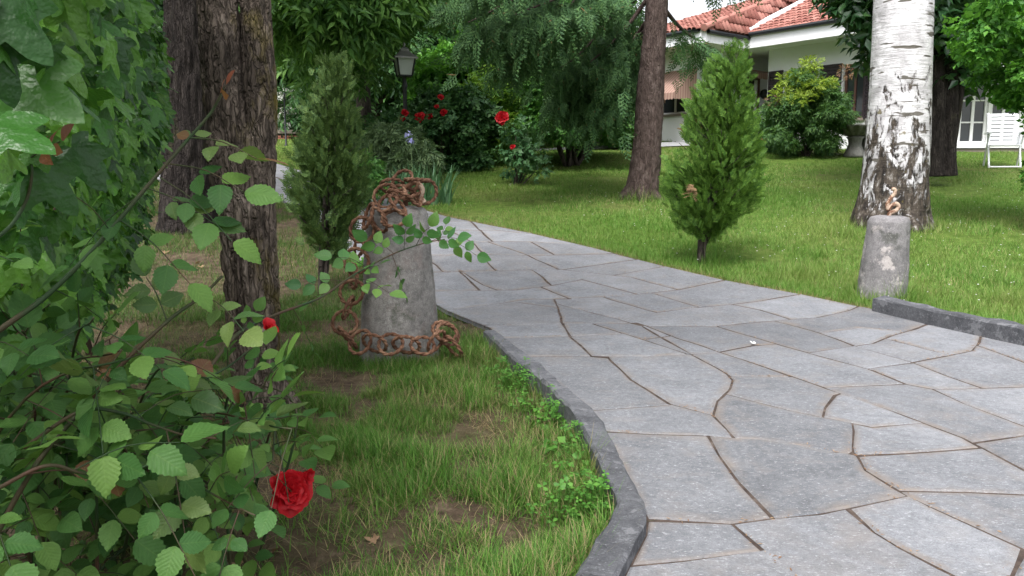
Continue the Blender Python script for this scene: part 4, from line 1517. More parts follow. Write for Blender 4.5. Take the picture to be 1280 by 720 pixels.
# ---------------------------------------------------------------- birch
def birch_material():
    t = NT('birch_bark')
    obj = t.node('ShaderNodeTexCoord').outputs['Object']
    sx = t.node('ShaderNodeSeparateXYZ'); t.l.new(obj, sx.inputs[0])
    z = sx.outputs[2]
    nA = t.noise(t.co('Object', (1, 1, 1)), 9, 5, 0.6)
    nB = t.noise(t.co('Object', (1, 1, 9.0)), 5.5, 5, 0.65)          # horizontal lenticels
    nC = t.noise(t.co('Object', (1, 1, 0.28)), 9.5, 6, 0.68, dist=0.7)         # vertical cracks of the foot
    c = t.ramp(nA, [(0.3, (0.47, 0.45, 0.47)), (0.6, (0.70, 0.68, 0.71))])
    c = t.mix(t.ramp(t.noise(t.co('Object', (1, 1, 1.2)), 4.5, 5, 0.6), [(0.46, 0.0), (0.62, 0.65)]), c, (0.30, 0.285, 0.30))
    c = t.mix(t.ramp(nB, [(0.66, 0.0), (0.71, 0.9)]), c, (0.10, 0.085, 0.08))
    # scars: broad horizontal blotches
    nS = t.noise(t.co('Object', (1, 1, 5.5), (2, 7, 3)), 2.5, 3, 0.5)
    c = t.mix(t.ramp(nS, [(0.615, 0.0), (0.635, 0.95)]), c, (0.10, 0.09, 0.075))
    # the cracked dark foot: the higher, the rarer
    nD = t.noise(t.co('Object', (1, 1, 0.55), (1, 4, 2)), 6.5, 6, 0.66, dist=0.9)
    mixn = t.math('ADD', t.math('MULTIPLY', nC, 0.45), t.math('MULTIPLY', nD, 0.55))
    th = t.math('MULTIPLY_ADD', z, 0.125, 0.375)
    d = t.math('SUBTRACT', mixn, th)
    f = t.math('MULTIPLY', d, 22.0, clamp=True)
    dk = t.ramp(t.noise(t.co('Object', (1, 1, 0.45)), 17, 6, 0.7), [(0.38, (0.014, 0.011, 0.010)), (0.56, (0.075, 0.060, 0.048)), (0.68, (0.30, 0.28, 0.27))])
    c = t.mix(f, c, dk)
    moss = t.ramp(t.noise(t.co('Object', (1, 1, 1), (4, 2, 1)), 7, 5, 0.6), [(0.63, 0.0), (0.68, 0.8)])
    c = t.mix(t.math('MULTIPLY', moss, t.math('LESS_THAN', z, 1.35)), c, (0.13, 0.105, 0.03))
    h = t.math('ADD', t.math('MULTIPLY', f, -0.8), t.math('ADD', nA, nB))
    return t.bsdf(c, 0.8, t.bump(h, 0.7, 0.02), 0.25)


M_birch = birch_material()
bt = on(1112, 282)
birch = tree_root('birch_tree', (bt.x, bt.y, bt.z - 0.03), 'thick white birch with dark cracked foot standing behind the lichened bollard', 'tree')
Yb = bt.y; kb_ = Yb / 1000
pts = [np.array(at(1113, 300, Yb)), np.array(at(1113, 281, Yb)), np.array(at(1115, 262, Yb)), np.array(at(1117, 235, Yb)), np.array(at(1121, 190, Yb)), np.array(at(1125, 120, Yb)), np.array(at(1129, 0, Yb)), np.array(at(1134, -150, Yb)), np.array((bt.x + 0.35, Yb + 0.1, 6.5)), np.array((bt.x + 0.5, Yb + 0.2, 9.5))]
rad = [58 * kb_, 51 * kb_, 45.5 * kb_, 40 * kb_, 36.5 * kb_, 34.5 * kb_, 33 * kb_, 30 * kb_, 0.15, 0.05]


def birch_disp(base, th):
    p = base.reshape(-1, 3)
    z = p[:, 2] - bt.z
    foot = np.clip(1 - z / 0.75, 0, 1)
    n = vnoise(p[:, 0] * 11, p[:, 1] * 11, p[:, 2] * 3, 4)
    r_ = 1 - np.abs(2 * n - 1)
    big = fbm(p[:, 0] * 2.4, p[:, 1] * 2.4, p[:, 2] * 0.8, 14) - 0.5
    fl = np.tile(0.5 + 0.5 * np.cos(th * 5 + 0.6), base.shape[0])
    return (1 - foot * 0.12 * r_ ** 2 + 0.10 * big + np.clip(1 - z / 0.25, 0, 1.4) * 0.13 * (fl - 0.4) + 0.012 * (fbm(p[:, 0] * 14, p[:, 1] * 14, p[:, 2] * 14, 8) - 0.5)).reshape(base.shape[:2])


p, r = catmull(pts, rad, 26)
parts = [tube(p, r, 90, birch_disp)]
CB = []
for q in range(14):
    a_ = rg.uniform(0, 6.28); s_ = np.array((bt.x + 0.35, Yb + 0.1, rg.uniform(5.2, 8.8)))
    e = s_ + np.array((math.cos(a_) * rg.uniform(0.8, 2.2), math.sin(a_) * rg.uniform(0.8, 2.2), rg.uniform(0.2, 1.2)))
    parts.append(limb_vf(s_, e, 0.04, 0.01, 0.2, 6, rg)); CB.append(e); CB.append((s_ + e) / 2)
link('trunk', quads_mesh('trunk', parts, M_birch, origin=birch.location), None, birch)
leafy(birch, 'crown', SPR5, crown_leaves(rg, np.array(CB), 0.6, 60, 0.22, 0.7), M_lf_mid)

# ---------------------------------------------------------------- the drooping conifer
cb = on(800, 248)
conif = tree_root('weeping_conifer', (cb.x, cb.y, cb.z - 0.03), 'conifer with straight brown trunk and drooping feathery branches on the lawn', 'tree')
Yc = cb.y; kc = Yc / 1000
pts = [np.array(at(798, 258, Yc)), np.array(at(800, 247, Yc)), np.array(at(804, 225, Yc)), np.array(at(809, 180, Yc)), np.array(at(813, 110, Yc)), np.array(at(821, 0, Yc)), np.array(at(830, -150, Yc)), np.array((cb.x + 0.5, Yc, 8.0))]
parts = [trunk_vf(pts, [30 * kc, 23 * kc, 20 * kc, 18.5 * kc, 17 * kc, 13.5 * kc, 11 * kc, 0.04], 60, 26, 0.07, 16, 6, 31, 0.14)]
for a_ in (2.6, 3.6, 4.6, 5.6, 0.3):
    parts.append(trunk_vf([(cb.x + 0.12 * math.cos(a_), Yc + 0.12 * math.sin(a_), cb.z + 0.18), (cb.x + 0.25 * math.cos(a_), Yc + 0.25 * math.sin(a_), cb.z + 0.03), (cb.x + 0.42 * math.cos(a_), Yc + 0.42 * math.sin(a_), cb.z - 0.08)], [0.07, 0.06, 0.025], 20, 8, 0.1, 16, 6, 33, 0.2))
M_conif = leaf_mat('conifer_spray', [(0.034, 0.084, 0.034), (0.058, 0.130, 0.046), (0.10, 0.19, 0.062)], rough=0.6, trans=0.18, spec=0.2, tint=(0.16, 0.11, 0.05), tintp=0.008)
LIMBS = [
    [(822, -150, 11.0), (740, -90, 10.6), (670, -20, 10.2), (612, 15, 9.9), (585, 28, 9.8)],
    [(822, -120, 11.0), (760, -50, 11.0), (710, 10, 10.8), (660, 45, 10.5), (632, 60, 10.4)],
    [(822, -60, 11.0), (785, -5, 11.3), (750, 40, 11.3), (722, 70, 11.2), (700, 85, 11.2)],
    [(821, -20, 11.0), (790, 25, 11.1), (760, 58, 11.0), (735, 80, 10.9)],
    [(820, 10, 11.0), (800, 38, 11.3), (785, 58, 11.3), (765, 76, 11.3)],
    [(822, 0, 11.0), (846, 30, 11.4), (865, 46, 11.7), (880, 52, 11.8)],
    [(822, -100, 11.0), (680, -60, 12.0), (620, -25, 12.5), (580, -5, 12.8)],
    [(822, -50, 11.0), (770, 10, 12.4), (725, 55, 13.0), (700, 75, 13.2)],
    [(822, -180, 11.0), (700, -130, 9.8), (640, -70, 9.3), (600, -40, 9.0)],
    [(824, -160, 11.0), (880, -90, 11.2), (930, -40, 11.4)],
    [(822, -90, 11.0), (760, -30, 10.3), (690, 0, 9.9), (640, 20, 9.7)],
    [(822, -30, 11.0), (760, 30, 11.8), (720, 40, 12.0), (660, 50, 12.0)],
    [(822, -140, 11.0), (790, -60, 10.0), (760, -10, 9.5)],
    [(818, 40, 11.0), (790, 75, 11.3), (762, 98, 11.3), (722, 118, 11.2)],
    [(819, 25, 11.0), (775, 70, 11.7), (735, 98, 11.7), (688, 112, 11.6)],
    [(818, 50, 11.0), (792, 88, 11.2), (770, 112, 11.1), (745, 128, 11.0)],
]
WD, WN, WS, WP = [], [], [], []
for q, L in enumerate(LIMBS):
    P = [np.array(at(a_, b_, c_ + Yc - 11)) for a_, b_, c_ in L]
    p, r = catmull(P, list(np.linspace(0.035, 0.006, len(P))), 16)
    parts.append(tube(p, r, 7))
    n = 330 if q not in (5, 9) else (60 if q == 5 else 120)
    if q == 12: n = 160
    t = rg.uniform(0.16, 1.0, n) ** 0.8
    idx = np.clip((t * (len(p) - 1)).astype(int), 0, len(p) - 2)
    base = p[idx]
    tan = nrm(p[idx + 1] - p[idx])
    lat = np.cross(tan, (0, 0, 1.0)); lat = nrm(lat)
    sp = rg.normal(0, 0.30, n) * (0.5 + 0.5 * t)
    hang = np.abs(rg.normal(0, 0.20, n)) * (1 - 0.3 * t) + np.abs(sp) * 0.25
    pos = base + lat * sp[:, None] + np.array((0, 0, -1.0)) * hang[:, None] + tan * rg.normal(0, 0.08, n)[:, None]
    ppx = 640 + 1000 * pos[:, 0] / (pos[:, 1] * _cP + (CAMZ - pos[:, 2]) * _sP)
    ok_ = ~((ppx > 782) & (ppx < 845) & (pos[:, 1] < Yc + 0.15)) & (ppx > 548)
    if q == 5: ok_ = ppx > 838
    WP.append(pos)
    WD.append(nrm(tan * 0.55 + lat * (np.sign(sp) * 0.45)[:, None] + np.array((0, 0, -0.75)) + rg.normal(0, 0.22, (n, 3))))
    WN.append(nrm(np.array((0, 0, 0.7)) + tan * 0.4 + rg.normal(0, 0.45, (n, 3))))
    WS.append(rg.uniform(0.20, 0.40, n))
    WP[-1], WD[-1], WN[-1], WS[-1] = WP[-1][ok_], WD[-1][ok_], WN[-1][ok_], WS[-1][ok_]
link('trunk', quads_mesh('trunk', parts, M_bark3, origin=conif.location), None, conif)
FE = feather(13, 3, 0.026, 0.35, 3, 0.40)
leafy(conif, 'crown', FE, (np.vstack(WD), np.vstack(WN), np.concatenate(WS), np.vstack(WP)), M_conif)

# ---------------------------------------------------------------- arborvitae
def arborvitae(base, H, R, prof, lean, n, seed, mat, label, bare, brown=None):
    rg = np.random.default_rng(seed)
    root = tree_root('arborvitae', base, label, 'conifer')
    b = np.array(base)
    hs_, rs_ = zip(*prof)
    # boughs: tufts of sprays that turn up at their ends, uneven in length
    nc = 150
    hc = bare + (1.0 - bare) * rg.uniform(0, 1, nc * 4) ** 1.05
    rc = np.interp(hc, hs_, rs_)
    kc_ = rg.uniform(0, 1, nc * 4) < np.clip(rc + 0.12, 0, 1)
    hc, rc = hc[kc_][:nc], rc[kc_][:nc]
    nc = len(hc)
    ac = (np.arange(nc) * 2.399 + rg.normal(0, 0.35, nc))
    ext = rg.uniform(0.72, 1.0, nc) * np.where(rg.uniform(0, 1, nc) < 0.22, 1.14, 0.97)
    idx = rg.integers(0, nc, n)
    h, a = hc[idx], ac[idx]
    f = rg.uniform(0.12, 1.0, n) ** 0.75                     # along the bough
    o = np.stack([np.cos(a), np.sin(a), 0 * a], -1)
    tang = np.stack([-np.sin(a), np.cos(a), 0 * a], -1)
    rad = R * rc[idx] * ext[idx] * f
    wid = (0.028 + 0.05 * R) * (0.5 + f)
    rise = 0.16 * (f - 0.6) * (0.4 + rc[idx])
    P = b + np.stack([lean[0] * h, lean[1] * h, h * H], -1) + o * rad[:, None] + tang * (rg.normal(0, 1, n) * wid)[:, None] + np.array((0, 0, 1.0)) * (rise + rg.normal(0, 1, n) * wid * 0.8)[:, None]
    P[:, 2] = np.minimum(P[:, 2], b[2] + H - 0.02)
    steep = np.clip(h, 0, 1)[:, None]
    D = nrm(o * (0.85 - 0.45 * steep) + np.array((0, 0, 0.6)) + np.array((0, 0, 0.5)) * steep + rg.normal(0, 0.30, (n, 3)))
    Nn = nrm(tang + rg.normal(0, 0.6, (n, 3)))
    S = rg.uniform(0.045, 0.105, n) * (0.85 + 0.3 * (1 - h))
    leafy(root, 'crown', feather(11, 3, 0.040, 0.15, seed, 0.46), (D, Nn, S, P), mat)
    # trunk, split low, and twigs
    parts = []
    for q in range(3):
        off = np.array((0.018 * math.cos(q * 2.1), 0.018 * math.sin(q * 2.1), 0))
        pts = [b + off * 0.6 + (0, 0, -0.08), b + off * 1.2 + (0, 0, 0.25 * H * 0.5), b + off * 2.2 + (lean[0] * 0.4, lean[1] * 0.4, 0.42 * H), b + (lean[0] * 0.85, lean[1] * 0.85, 0.85 * H)]
        p, r = catmull(pts, [0.026, 0.021, 0.014, 0.004], 10)
        parts.append(tube(p, r, 10, bark_disp(0.12, 60, 12, seed + q, 0.15)))
    for q in range(70):
        hh = rg.uniform(bare * 0.75, 0.85); aa = rg.uniform(0, 6.28)
        rr_ = R * np.interp(hh, hs_, rs_) * 0.9
        s_ = b + np.array((lean[0] * hh, lean[1] * hh, hh * H - 0.05))
        e = s_ + np.array((math.cos(aa) * rr_, math.sin(aa) * rr_, 0.09 + 0.1 * rg.uniform()))
        parts.append(limb_vf(s_, e, 0.006, 0.002, -0.02, 5, rg))
    link('trunk', quads_mesh('trunk', parts, M_bark4, origin=base), None, root)
    if brown:
        for (hh, aa, k) in brown:
            nn = 26
            c = b + np.array((lean[0] * hh, lean[1] * hh, hh * H)) + np.array((math.cos(aa), math.sin(aa), 0)) * R * np.interp(hh, hs_, rs_) * 0.93
            P = c + rg.normal(0, 0.035 * k, (nn, 3))
            D = nrm(np.array((math.cos(aa), math.sin(aa), -0.1)) + rg.normal(0, 0.5, (nn, 3)))
            leafy(root, 'dead_spray', feather(8, 2, 0.04, 0.2, 9, 0.4), (D, nrm(rg.normal(0, 1, (nn, 3))), rg.uniform(0.05, 0.09, nn), P), M_brown)['kind'] = 'stuff'
    return root


M_brown = NT('dead_foliage').bsdf((0.24, 0.15, 0.08), 0.8)
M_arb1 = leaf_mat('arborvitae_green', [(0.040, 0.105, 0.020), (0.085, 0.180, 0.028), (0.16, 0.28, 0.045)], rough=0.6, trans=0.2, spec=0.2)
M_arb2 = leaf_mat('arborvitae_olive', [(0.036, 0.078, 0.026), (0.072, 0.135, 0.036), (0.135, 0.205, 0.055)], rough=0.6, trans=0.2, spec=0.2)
b = on(877, 329)
arborvitae((b.x, b.y, b.z - 0.02), 270 * b.y / 1000, 60 * b.y / 1000, [(0.12, 0.05), (0.15, 0.40), (0.20, 0.78), (0.31, 1.0), (0.46, 0.97), (0.53, 0.85), (0.64, 0.74), (0.75, 0.53), (0.82, 0.42), (0.93, 0.30), (1.0, 0.06)], (0.20, 0.0), 6000, 41, M_arb1,
           'bright green conical arborvitae on the lawn near the path edge', 0.13, [(0.36, 4.0, 0.55)])
b = on(405, 366)
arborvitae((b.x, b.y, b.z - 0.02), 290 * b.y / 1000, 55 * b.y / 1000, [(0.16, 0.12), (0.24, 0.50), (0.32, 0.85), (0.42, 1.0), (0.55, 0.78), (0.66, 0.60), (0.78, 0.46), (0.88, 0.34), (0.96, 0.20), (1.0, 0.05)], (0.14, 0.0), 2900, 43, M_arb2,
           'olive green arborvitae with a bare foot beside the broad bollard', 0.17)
# ---------------------------------------------------------------- house
def plain(name, col, rough=0.8, spec=0.2, noise_amt=0.15, scale=6, metal=0.0, stain=None):
    t = NT(name)
    n = t.noise(t.co('Object'), scale, 5, 0.65)
    c = t.mix(n, tuple(x * (1 - noise_amt) for x in col), tuple(min(1, x * (1 + noise_amt)) for x in col))
    if stain:
        c = t.mix(t.ramp(t.noise(t.co('Object', (1, 1, 0.25)), 3.5, 6, 0.7), [(0.60, 0.0), (0.75, 0.7)]), c, stain)
    return t.bsdf(c, rough, None, spec, metal)


M_wall = plain('white_render', (0.80, 0.80, 0.82), 0.9, 0.1, 0.05)
M_fascia = plain('white_concrete_eaves', (0.80, 0.80, 0.83), 0.9, 0.1, 0.08, stain=(0.16, 0.155, 0.16))
M_soffit = plain('soffit_paint', (0.74, 0.74, 0.76), 0.9, 0.1, 0.06)
M_tile = leaf_mat('roof_tile', [(0.23, 0.092, 0.076), (0.32, 0.14, 0.115), (0.42, 0.205, 0.17)], rough=0.85, trans=0.0, spec=0.15)
M_shutter = plain('dark_shutter', (0.030, 0.022, 0.026), 0.6, 0.3)
M_glass = NT('window_glass').bsdf((0.035, 0.04, 0.045), 0.08, None, 0.6)
M_whitewood = plain('white_joinery', (0.68, 0.68, 0.68), 0.6, 0.3, 0.05)
M_awning = None
t = NT('awning_fabric')
sx = t.node('ShaderNodeSeparateXYZ'); t.l.new(t.co('UV'), sx.inputs[0])
st = t.math('GREATER_THAN', t.math('SINE', t.math('MULTIPLY', sx.outputs[0], 70.0)), 0.2)
M_awning = t.bsdf(t.mix(st, (0.30, 0.185, 0.15), (0.40, 0.27, 0.225)), 0.85, None, 0.1, trans=0.12)
M_brownpaint = plain('brown_paint', (0.12, 0.065, 0.05), 0.7)
M_base = plain('stone_plinth', (0.22, 0.19, 0.16), 0.9, 0.1, 0.3, 12)
M_iron = plain('black_iron', (0.018, 0.02, 0.024), 0.5, 0.4, 0.2)

ZE = 3.90                                        # eaves height
Kp = np.array((4.33, 18.75)); 
Lp = np.array((2.30, 21.30))
al = nrm(Kp - Lp)                                # along the left wing towards the camera right
bl = np.array((-al[1], al[0]))                   # to the back right
if bl[0] < 0: bl = -bl
Vp = Kp + bl * 1.62
Wp = Vp + al * 4.0
Lp2 = Kp - al * 5.4
house = empty('house', (float(Kp[0]), float(Kp[1]), float(T(Kp[1]))))
tag(house, 'white single-storey villa with red tiled roof and striped awning at the top of the lawn', 'house')
HO = np.array(house.location)


def hpart(name, V, F, mat, parent=house, smooth=False, uv=None):
    V = np.asarray(V, float) - HO
    me = bpy.data.meshes.new(name)
    me.from_pydata(V.tolist(), [], [tuple(f) for f in F])
    if uv is not None:
        l = me.uv_layers.new(name='UVMap')
        for lo in me.loops: l.data[lo.index].uv = uv[lo.vertex_index]
    me.update()
    bm = bmesh.new(); bm.from_mesh(me); bmesh.ops.recalc_face_normals(bm, faces=bm.faces); bm.to_mesh(me); bm.free()
    o = link(name, me, mat, parent)
    return o


def prism_vf(poly, z0, z1):
    n = len(poly)
    V = [(p[0], p[1], z0) for p in poly] + [(p[0], p[1], z1) for p in poly]
    F = [tuple(range(n))[::-1], tuple(range(n, 2 * n))] + [(k, (k + 1) % n, n + (k + 1) % n, n + k) for k in range(n)]
    return V, F


class Wall:
    """a straight wall from p to q, outward normal given, with openings cut as real holes"""
    def __init__(s, p, q, out, th=0.3):
        s.p, s.q = np.array(p, float), np.array(q, float)
        s.L = np.linalg.norm(s.q - s.p); s.d = (s.q - s.p) / s.L
        s.n = nrm(np.array(out)); s.th = th

    def pt(s, t, o, z):
        w = s.p + s.d * t + s.n * o
        return (w[0], w[1], z)

    def block(s, t0, t1, o0, o1, z0, z1):
        V = [s.pt(t, o, z) for z in (z0, z1) for o in (o0, o1) for t in (t0, t1)]
        return V, [(0, 2, 3, 1), (4, 5, 7, 6), (0, 1, 5, 4), (2, 6, 7, 3), (0, 4, 6, 2), (1, 3, 7, 5)]

    def build(s, name, z0, z1, holes, mat):
        ts = sorted({0, s.L, *[h[0] for h in holes], *[h[1] for h in holes]})
        Vs, Fs = [], []
        for a, b in zip(ts[:-1], ts[1:]):
            hh = sorted([h for h in holes if h[0] <= a + 1e-6 and h[1] >= b - 1e-6], key=lambda h: h[2])
            z = z0
            segs = []
            for h in hh:
                segs.append((z, h[2])); z = h[3]
            segs.append((z, z1))
            for c, d in segs:
                if d - c < 1e-3: continue
                V, F = s.block(a, b, -s.th, 0, c, d)
                k = len(Vs); Vs += V; Fs += [tuple(x + k for x in f) for f in F]
        return hpart(name, Vs, Fs, mat)


def merge(blocks):
    Vs, Fs = [], []
    for V, F in blocks:
        k = len(Vs); Vs += list(V); Fs += [tuple(x + k for x in f) for f in F]
    return Vs, Fs


def window(w, t0, t1, z0, z1, mat, nx=2, ny=1, sill=True, depth=0.14, bar=0.05):
    fr = [w.block(t0, t1, -depth, -depth + 0.06, z0, z0 + bar), w.block(t0, t1, -depth, -depth + 0.06, z1 - bar, z1), w.block(t0, t0 + bar, -depth, -depth + 0.06, z0 + bar, z1 - bar), w.block(t1 - bar, t1, -depth, -depth + 0.06, z0 + bar, z1 - bar)]
    for k in range(1, nx):
        t = t0 + (t1 - t0) * k / nx
        fr.append(w.block(t - bar * 0.5, t + bar * 0.5, -depth + 0.002, -depth + 0.052, z0 + bar, z1 - bar))
    for k in range(1, ny):
        z = z0 + (z1 - z0) * k / ny
        fr.append(w.block(t0 + bar, t1 - bar, -depth + 0.006, -depth + 0.046, z - bar * 0.25, z + bar * 0.25))
    o = hpart('window', *merge(fr), mat)
    hpart('pane', *w.block(t0 + 0.01, t1 - 0.01, -depth + 0.01, -depth + 0.02, z0 + 0.01, z1 - 0.01), M_glass, o)
    if sill: hpart('sill', *w.block(t0 - 0.06, t1 + 0.06, 0.002, 0.07, z0 - 0.06, z0 - 0.003), M_base, o)
    return o


def shutter(w, t0, t1, z0, z1):
    bl_ = [w.block(t0, t0 + 0.05, 0.02, 0.06, z0, z1), w.block(t1 - 0.05, t1, 0.02, 0.06, z0, z1), w.block(t0 + 0.05, t1 - 0.05, 0.02, 0.06, z0, z0 + 0.06), w.block(t0 + 0.05, t1 - 0.05, 0.02, 0.06, z1 - 0.06, z1)]
    n = 14
    for k in range(n):
        z = z0 + 0.06 + (z1 - z0 - 0.12) * k / n
        bl_.append(w.block(t0 + 0.05, t1 - 0.05, 0.025, 0.05, z + 0.008, z + (z1 - z0 - 0.12) / n - 0.004))
    return hpart('shutter', *merge(bl_), M_shutter)


ov = 0.80
Kw = Kp + bl * ov - al * ov
Lw = Kw - al * 4.2
zb = 1.0
w1 = Wall(Lw, Kw, -bl)
tL = w1.L
# window under the big awning: px 824..852
def on_wall(w, px, Y=None):
    r_ = (px - 640) / 1000.0 / at(px, 360, 1.0).y * 1.0
    # x = r*y on the ray's ground track (pitch changes only the vertical)
    best = None
    for t in np.linspace(-1, w.L + 2, 1500):
        p = w.p + w.d * t
        u = 640 + 1000 * p[0] / (p[1] * _cP + (CAMZ - 2.4) * _sP * 0)
        if best is None or abs(u - px) < best[0]: best = (abs(u - px), t, p[1])
    return best[1], best[2]


def zof(py, y):
    return at(640, py, y).z


ta, ya = on_wall(w1, 822); tb_, yb = on_wall(w1, 856)
zw0, zw1 = zof(144, ya), zof(100, ya)
w1.build('wall', zb, ZE + 0.1, [(ta, tb_, zw0, zw1)], M_wall)
window(w1, ta, tb_, zw0, zw1, M_whitewood, 2, 1)
shutter(w1, ta - 0.42, ta - 0.02, zw0, zw1)
# big awning
ta, ya = on_wall(w1, 830); tb_, yb = on_wall(w1, 868)
z1_, z0_ = zof(90, ya), zof(122, ya)
pr = 0.85
nn = 20
Vs, uvs, Fs = [], [], []
tt_ = np.linspace(ta, tb_, nn + 1)
for k, t_ in enumerate(tt_):
    sc_ = 0.022 * abs(math.sin(k * math.pi / 2))
    for (o_, z_, v_) in ((0.02, z1_, 0), (pr, z0_, 1.0), (pr + 0.01, z0_ - 0.14 - sc_, 1.2)):
        Vs.append(w1.pt(t_, o_, z_)); uvs.append(((t_ - ta), v_))
for k in range(nn):
    for q in range(2):
        a_ = 3 * k + q
        Fs.append((a_, a_ + 3, a_ + 4, a_ + 1))
kk = len(Vs)
for t_ in (ta, tb_):
    for (o_, z_) in ((0.02, z1_), (pr, z0_), (pr, z0_ - 0.14), (0.02, z0_ - 0.14)):
        Vs.append(w1.pt(t_, o_ * 0.999, z_)); uvs.append((o_, 0.5))
Fs += [(kk, kk + 1, kk + 2, kk + 3), (kk + 4, kk + 7, kk + 6, kk + 5)]
hpart('awning', Vs, Fs, M_awning, uv=uvs)
# end wall with the door
Ew = Kw + bl * 3.8
w2 = Wall(Kw, Ew, al)
t0_, y0_ = on_wall(w2, 926); t1_, y1_ = on_wall(w2, 942)
zd1 = zof(98, y0_)
w2.build('wall', zb, ZE + 0.1, [(t0_, t1_, 1.55, zd1)], M_wall)
dr = hpart('door', *w2.block(t0_, t1_, -0.16, -0.10, 1.55, zd1), M_shutter)
hpart('door_frame', *merge([w2.block(t0_ - 0.07, t0_, -0.02, 0.03, 1.55, zd1 + 0.07), w2.block(t1_, t1_ + 0.07, -0.02, 0.03, 1.55, zd1 + 0.07), w2.block(t0_, t1_, -0.02, 0.03, zd1, zd1 + 0.07)]), M_brownpaint, dr)
t2_, y2_ = on_wall(w2, 958)
z1_ = zof(86, y0_)
Vs, uvs, Fs = [], [], []
for k, t_ in enumerate(np.linspace(t0_ - 0.25, t2_ + 0.1, 15)):
    for (o_, z_, v_) in ((0.02, z1_, 0), (0.55, z1_ - 0.16, 1.0), (0.56, z1_ - 0.30 - 0.015 * (k % 2), 1.2)):
        Vs.append(w2.pt(t_, o_, z_)); uvs.append((t_, v_))
for k in range(14):
    for q in range(2):
        a_ = 3 * k + q
        Fs.append((a_, a_ + 3, a_ + 4, a_ + 1))
hpart('awning', Vs, Fs, M_awning, uv=uvs)
# lamp by the door
tl, yl = on_wall(w2, 947)
c = np.array(w2.pt(tl, 0.10, zof(118, yl)))
V, F = lathe_vf([(0.0, 0.13), (0.05, 0.12), (0.10, 0.07), (0.12, 0.0), (0.10, -0.07), (0.05, -0.12), (0.0, -0.13)], 14)
hpart('wall_lamp', V + c, [tuple(f) for f in F], M_iron)

# right wing
s0_ = Vp + bl * ov + al * 0.10
e0_ = s0_ + al * 3.3
w3 = Wall(s0_, e0_, -bl)
holes = []
a0, ya = on_wall(w3, 975); a1, yb = on_wall(w3, 992)
b0, yc_ = on_wall(w3, 1047); b1, yd_ = on_wall(w3, 1073)
zA0, zA1 = zof(150, ya), zof(90, ya); zB0, zB1 = zof(152, yc_), zof(80, yc_)
zA0 = zB0 = (zA0 + zB0) / 2; zA1 = zB1 = (zA1 + zB1) / 2
w3.build('wall', zb, ZE + 0.1, [(a0, a1, zA0, zA1), (b0, b1, zB0, zB1)], M_wall)
window(w3, a0, a1, zA0, zA1, M_brownpaint, 2, 1)
window(w3, b0, b1, zB0, zB1, M_brownpaint, 2, 1)
for (x0, x1) in ((a0 - 0.52, a0 - 0.02), (a1 + 0.02, a1 + 0.5), (b0 - 0.55, b0 - 0.03), (b1 + 0.03, b1 + 0.55)):
    shutter(w3, max(x0, 0.05), x1, zA0 - 0.02, zA1 + 0.03)
w4 = Wall(s0_ + bl * 0.3, s0_ + bl * 3.2, -al); w4.build('wall', zb, ZE + 0.1, [], M_wall)
w5 = Wall(e0_, e0_ + bl * 4.0, al); w5.build('wall', zb, ZE + 0.1, [], M_wall)
# garden-room wall with the french window, seen right of the birch
g0 = np.array((7.9, 17.75)); g1 = np.array((14.5, 17.2))
w6 = Wall(g0, g1, (-0.08, -1))
f0, yf = on_wall(w6, 1194); f1, yg = on_wall(w6, 1268)
zF0, zF1 = zof(180, yf), zof(70, yf)
w6.build('wall', 0.9, 4.3, [(f0, f1, zF0, zF1)], M_wall)
window(w6, f0, (f0 + f1) / 2 - 0.02, zF0, zF1, M_whitewood, 2, 4, False, 0.12, 0.06)
window(w6, (f0 + f1) / 2 + 0.02, f1, zF0, zF1, M_whitewood, 2, 4, False, 0.12, 0.06)
hpart('mullion', *w6.block((f0 + f1) / 2 - 0.03, (f0 + f1) / 2 + 0.03, -0.13, -0.01, zF0, zF1), M_whitewood)
hpart('sill', *w6.block(f0 - 0.12, f1 + 0.12, 0.002, 0.14, zF0 - 0.09, zF0 - 0.002), M_whitewood)
hpart('plinth', *w6.block(0.0, w6.L, 0.003, 0.10, 0.8, zF0 - 0.11), M_base)
p_ = np.array(w6.pt(0.45, 0.5, zof(82, 17.2)))
hpart('eaves', *w6.block(0.15, w6.L, 0.003, 0.75, zof(90, 17.0), zof(80, 17.0)), M_fascia)

# eaves: soffit slab, fascia and roof planes
wing1 = [Lp2, Kp, Vp + bl * 4.6, Lp2 + bl * 6.2]
wing2 = [Vp - al * 0.02, Wp, Wp + bl * 4.6, Vp + bl * 4.6 - al * 0.02]
hpart('soffit', *prism_vf(wing1, ZE, ZE + 0.09), M_soffit)
hpart('soffit', *prism_vf(wing2, ZE - 0.002, ZE + 0.088), M_soffit)


def fascia(p, q, out, h=0.30, th=0.09):
    w = Wall(p, q, out)
    hpart('fascia', *w.block(-0.001, w.L + 0.001, 0.002, th, ZE - 0.05, ZE - 0.05 + h), M_fascia)
    # gutter
    gp = [w.pt(t_, th + 0.055, ZE - 0.05 + h - 0.03) for t_ in (0, w.L)]
    hpart('gutter', *[x if i_ == 0 else [tuple(y_) for y_ in x.tolist()] for i_, x in enumerate(tube(np.array(gp), [0.05, 0.05], 8, cap=False))], M_iron)


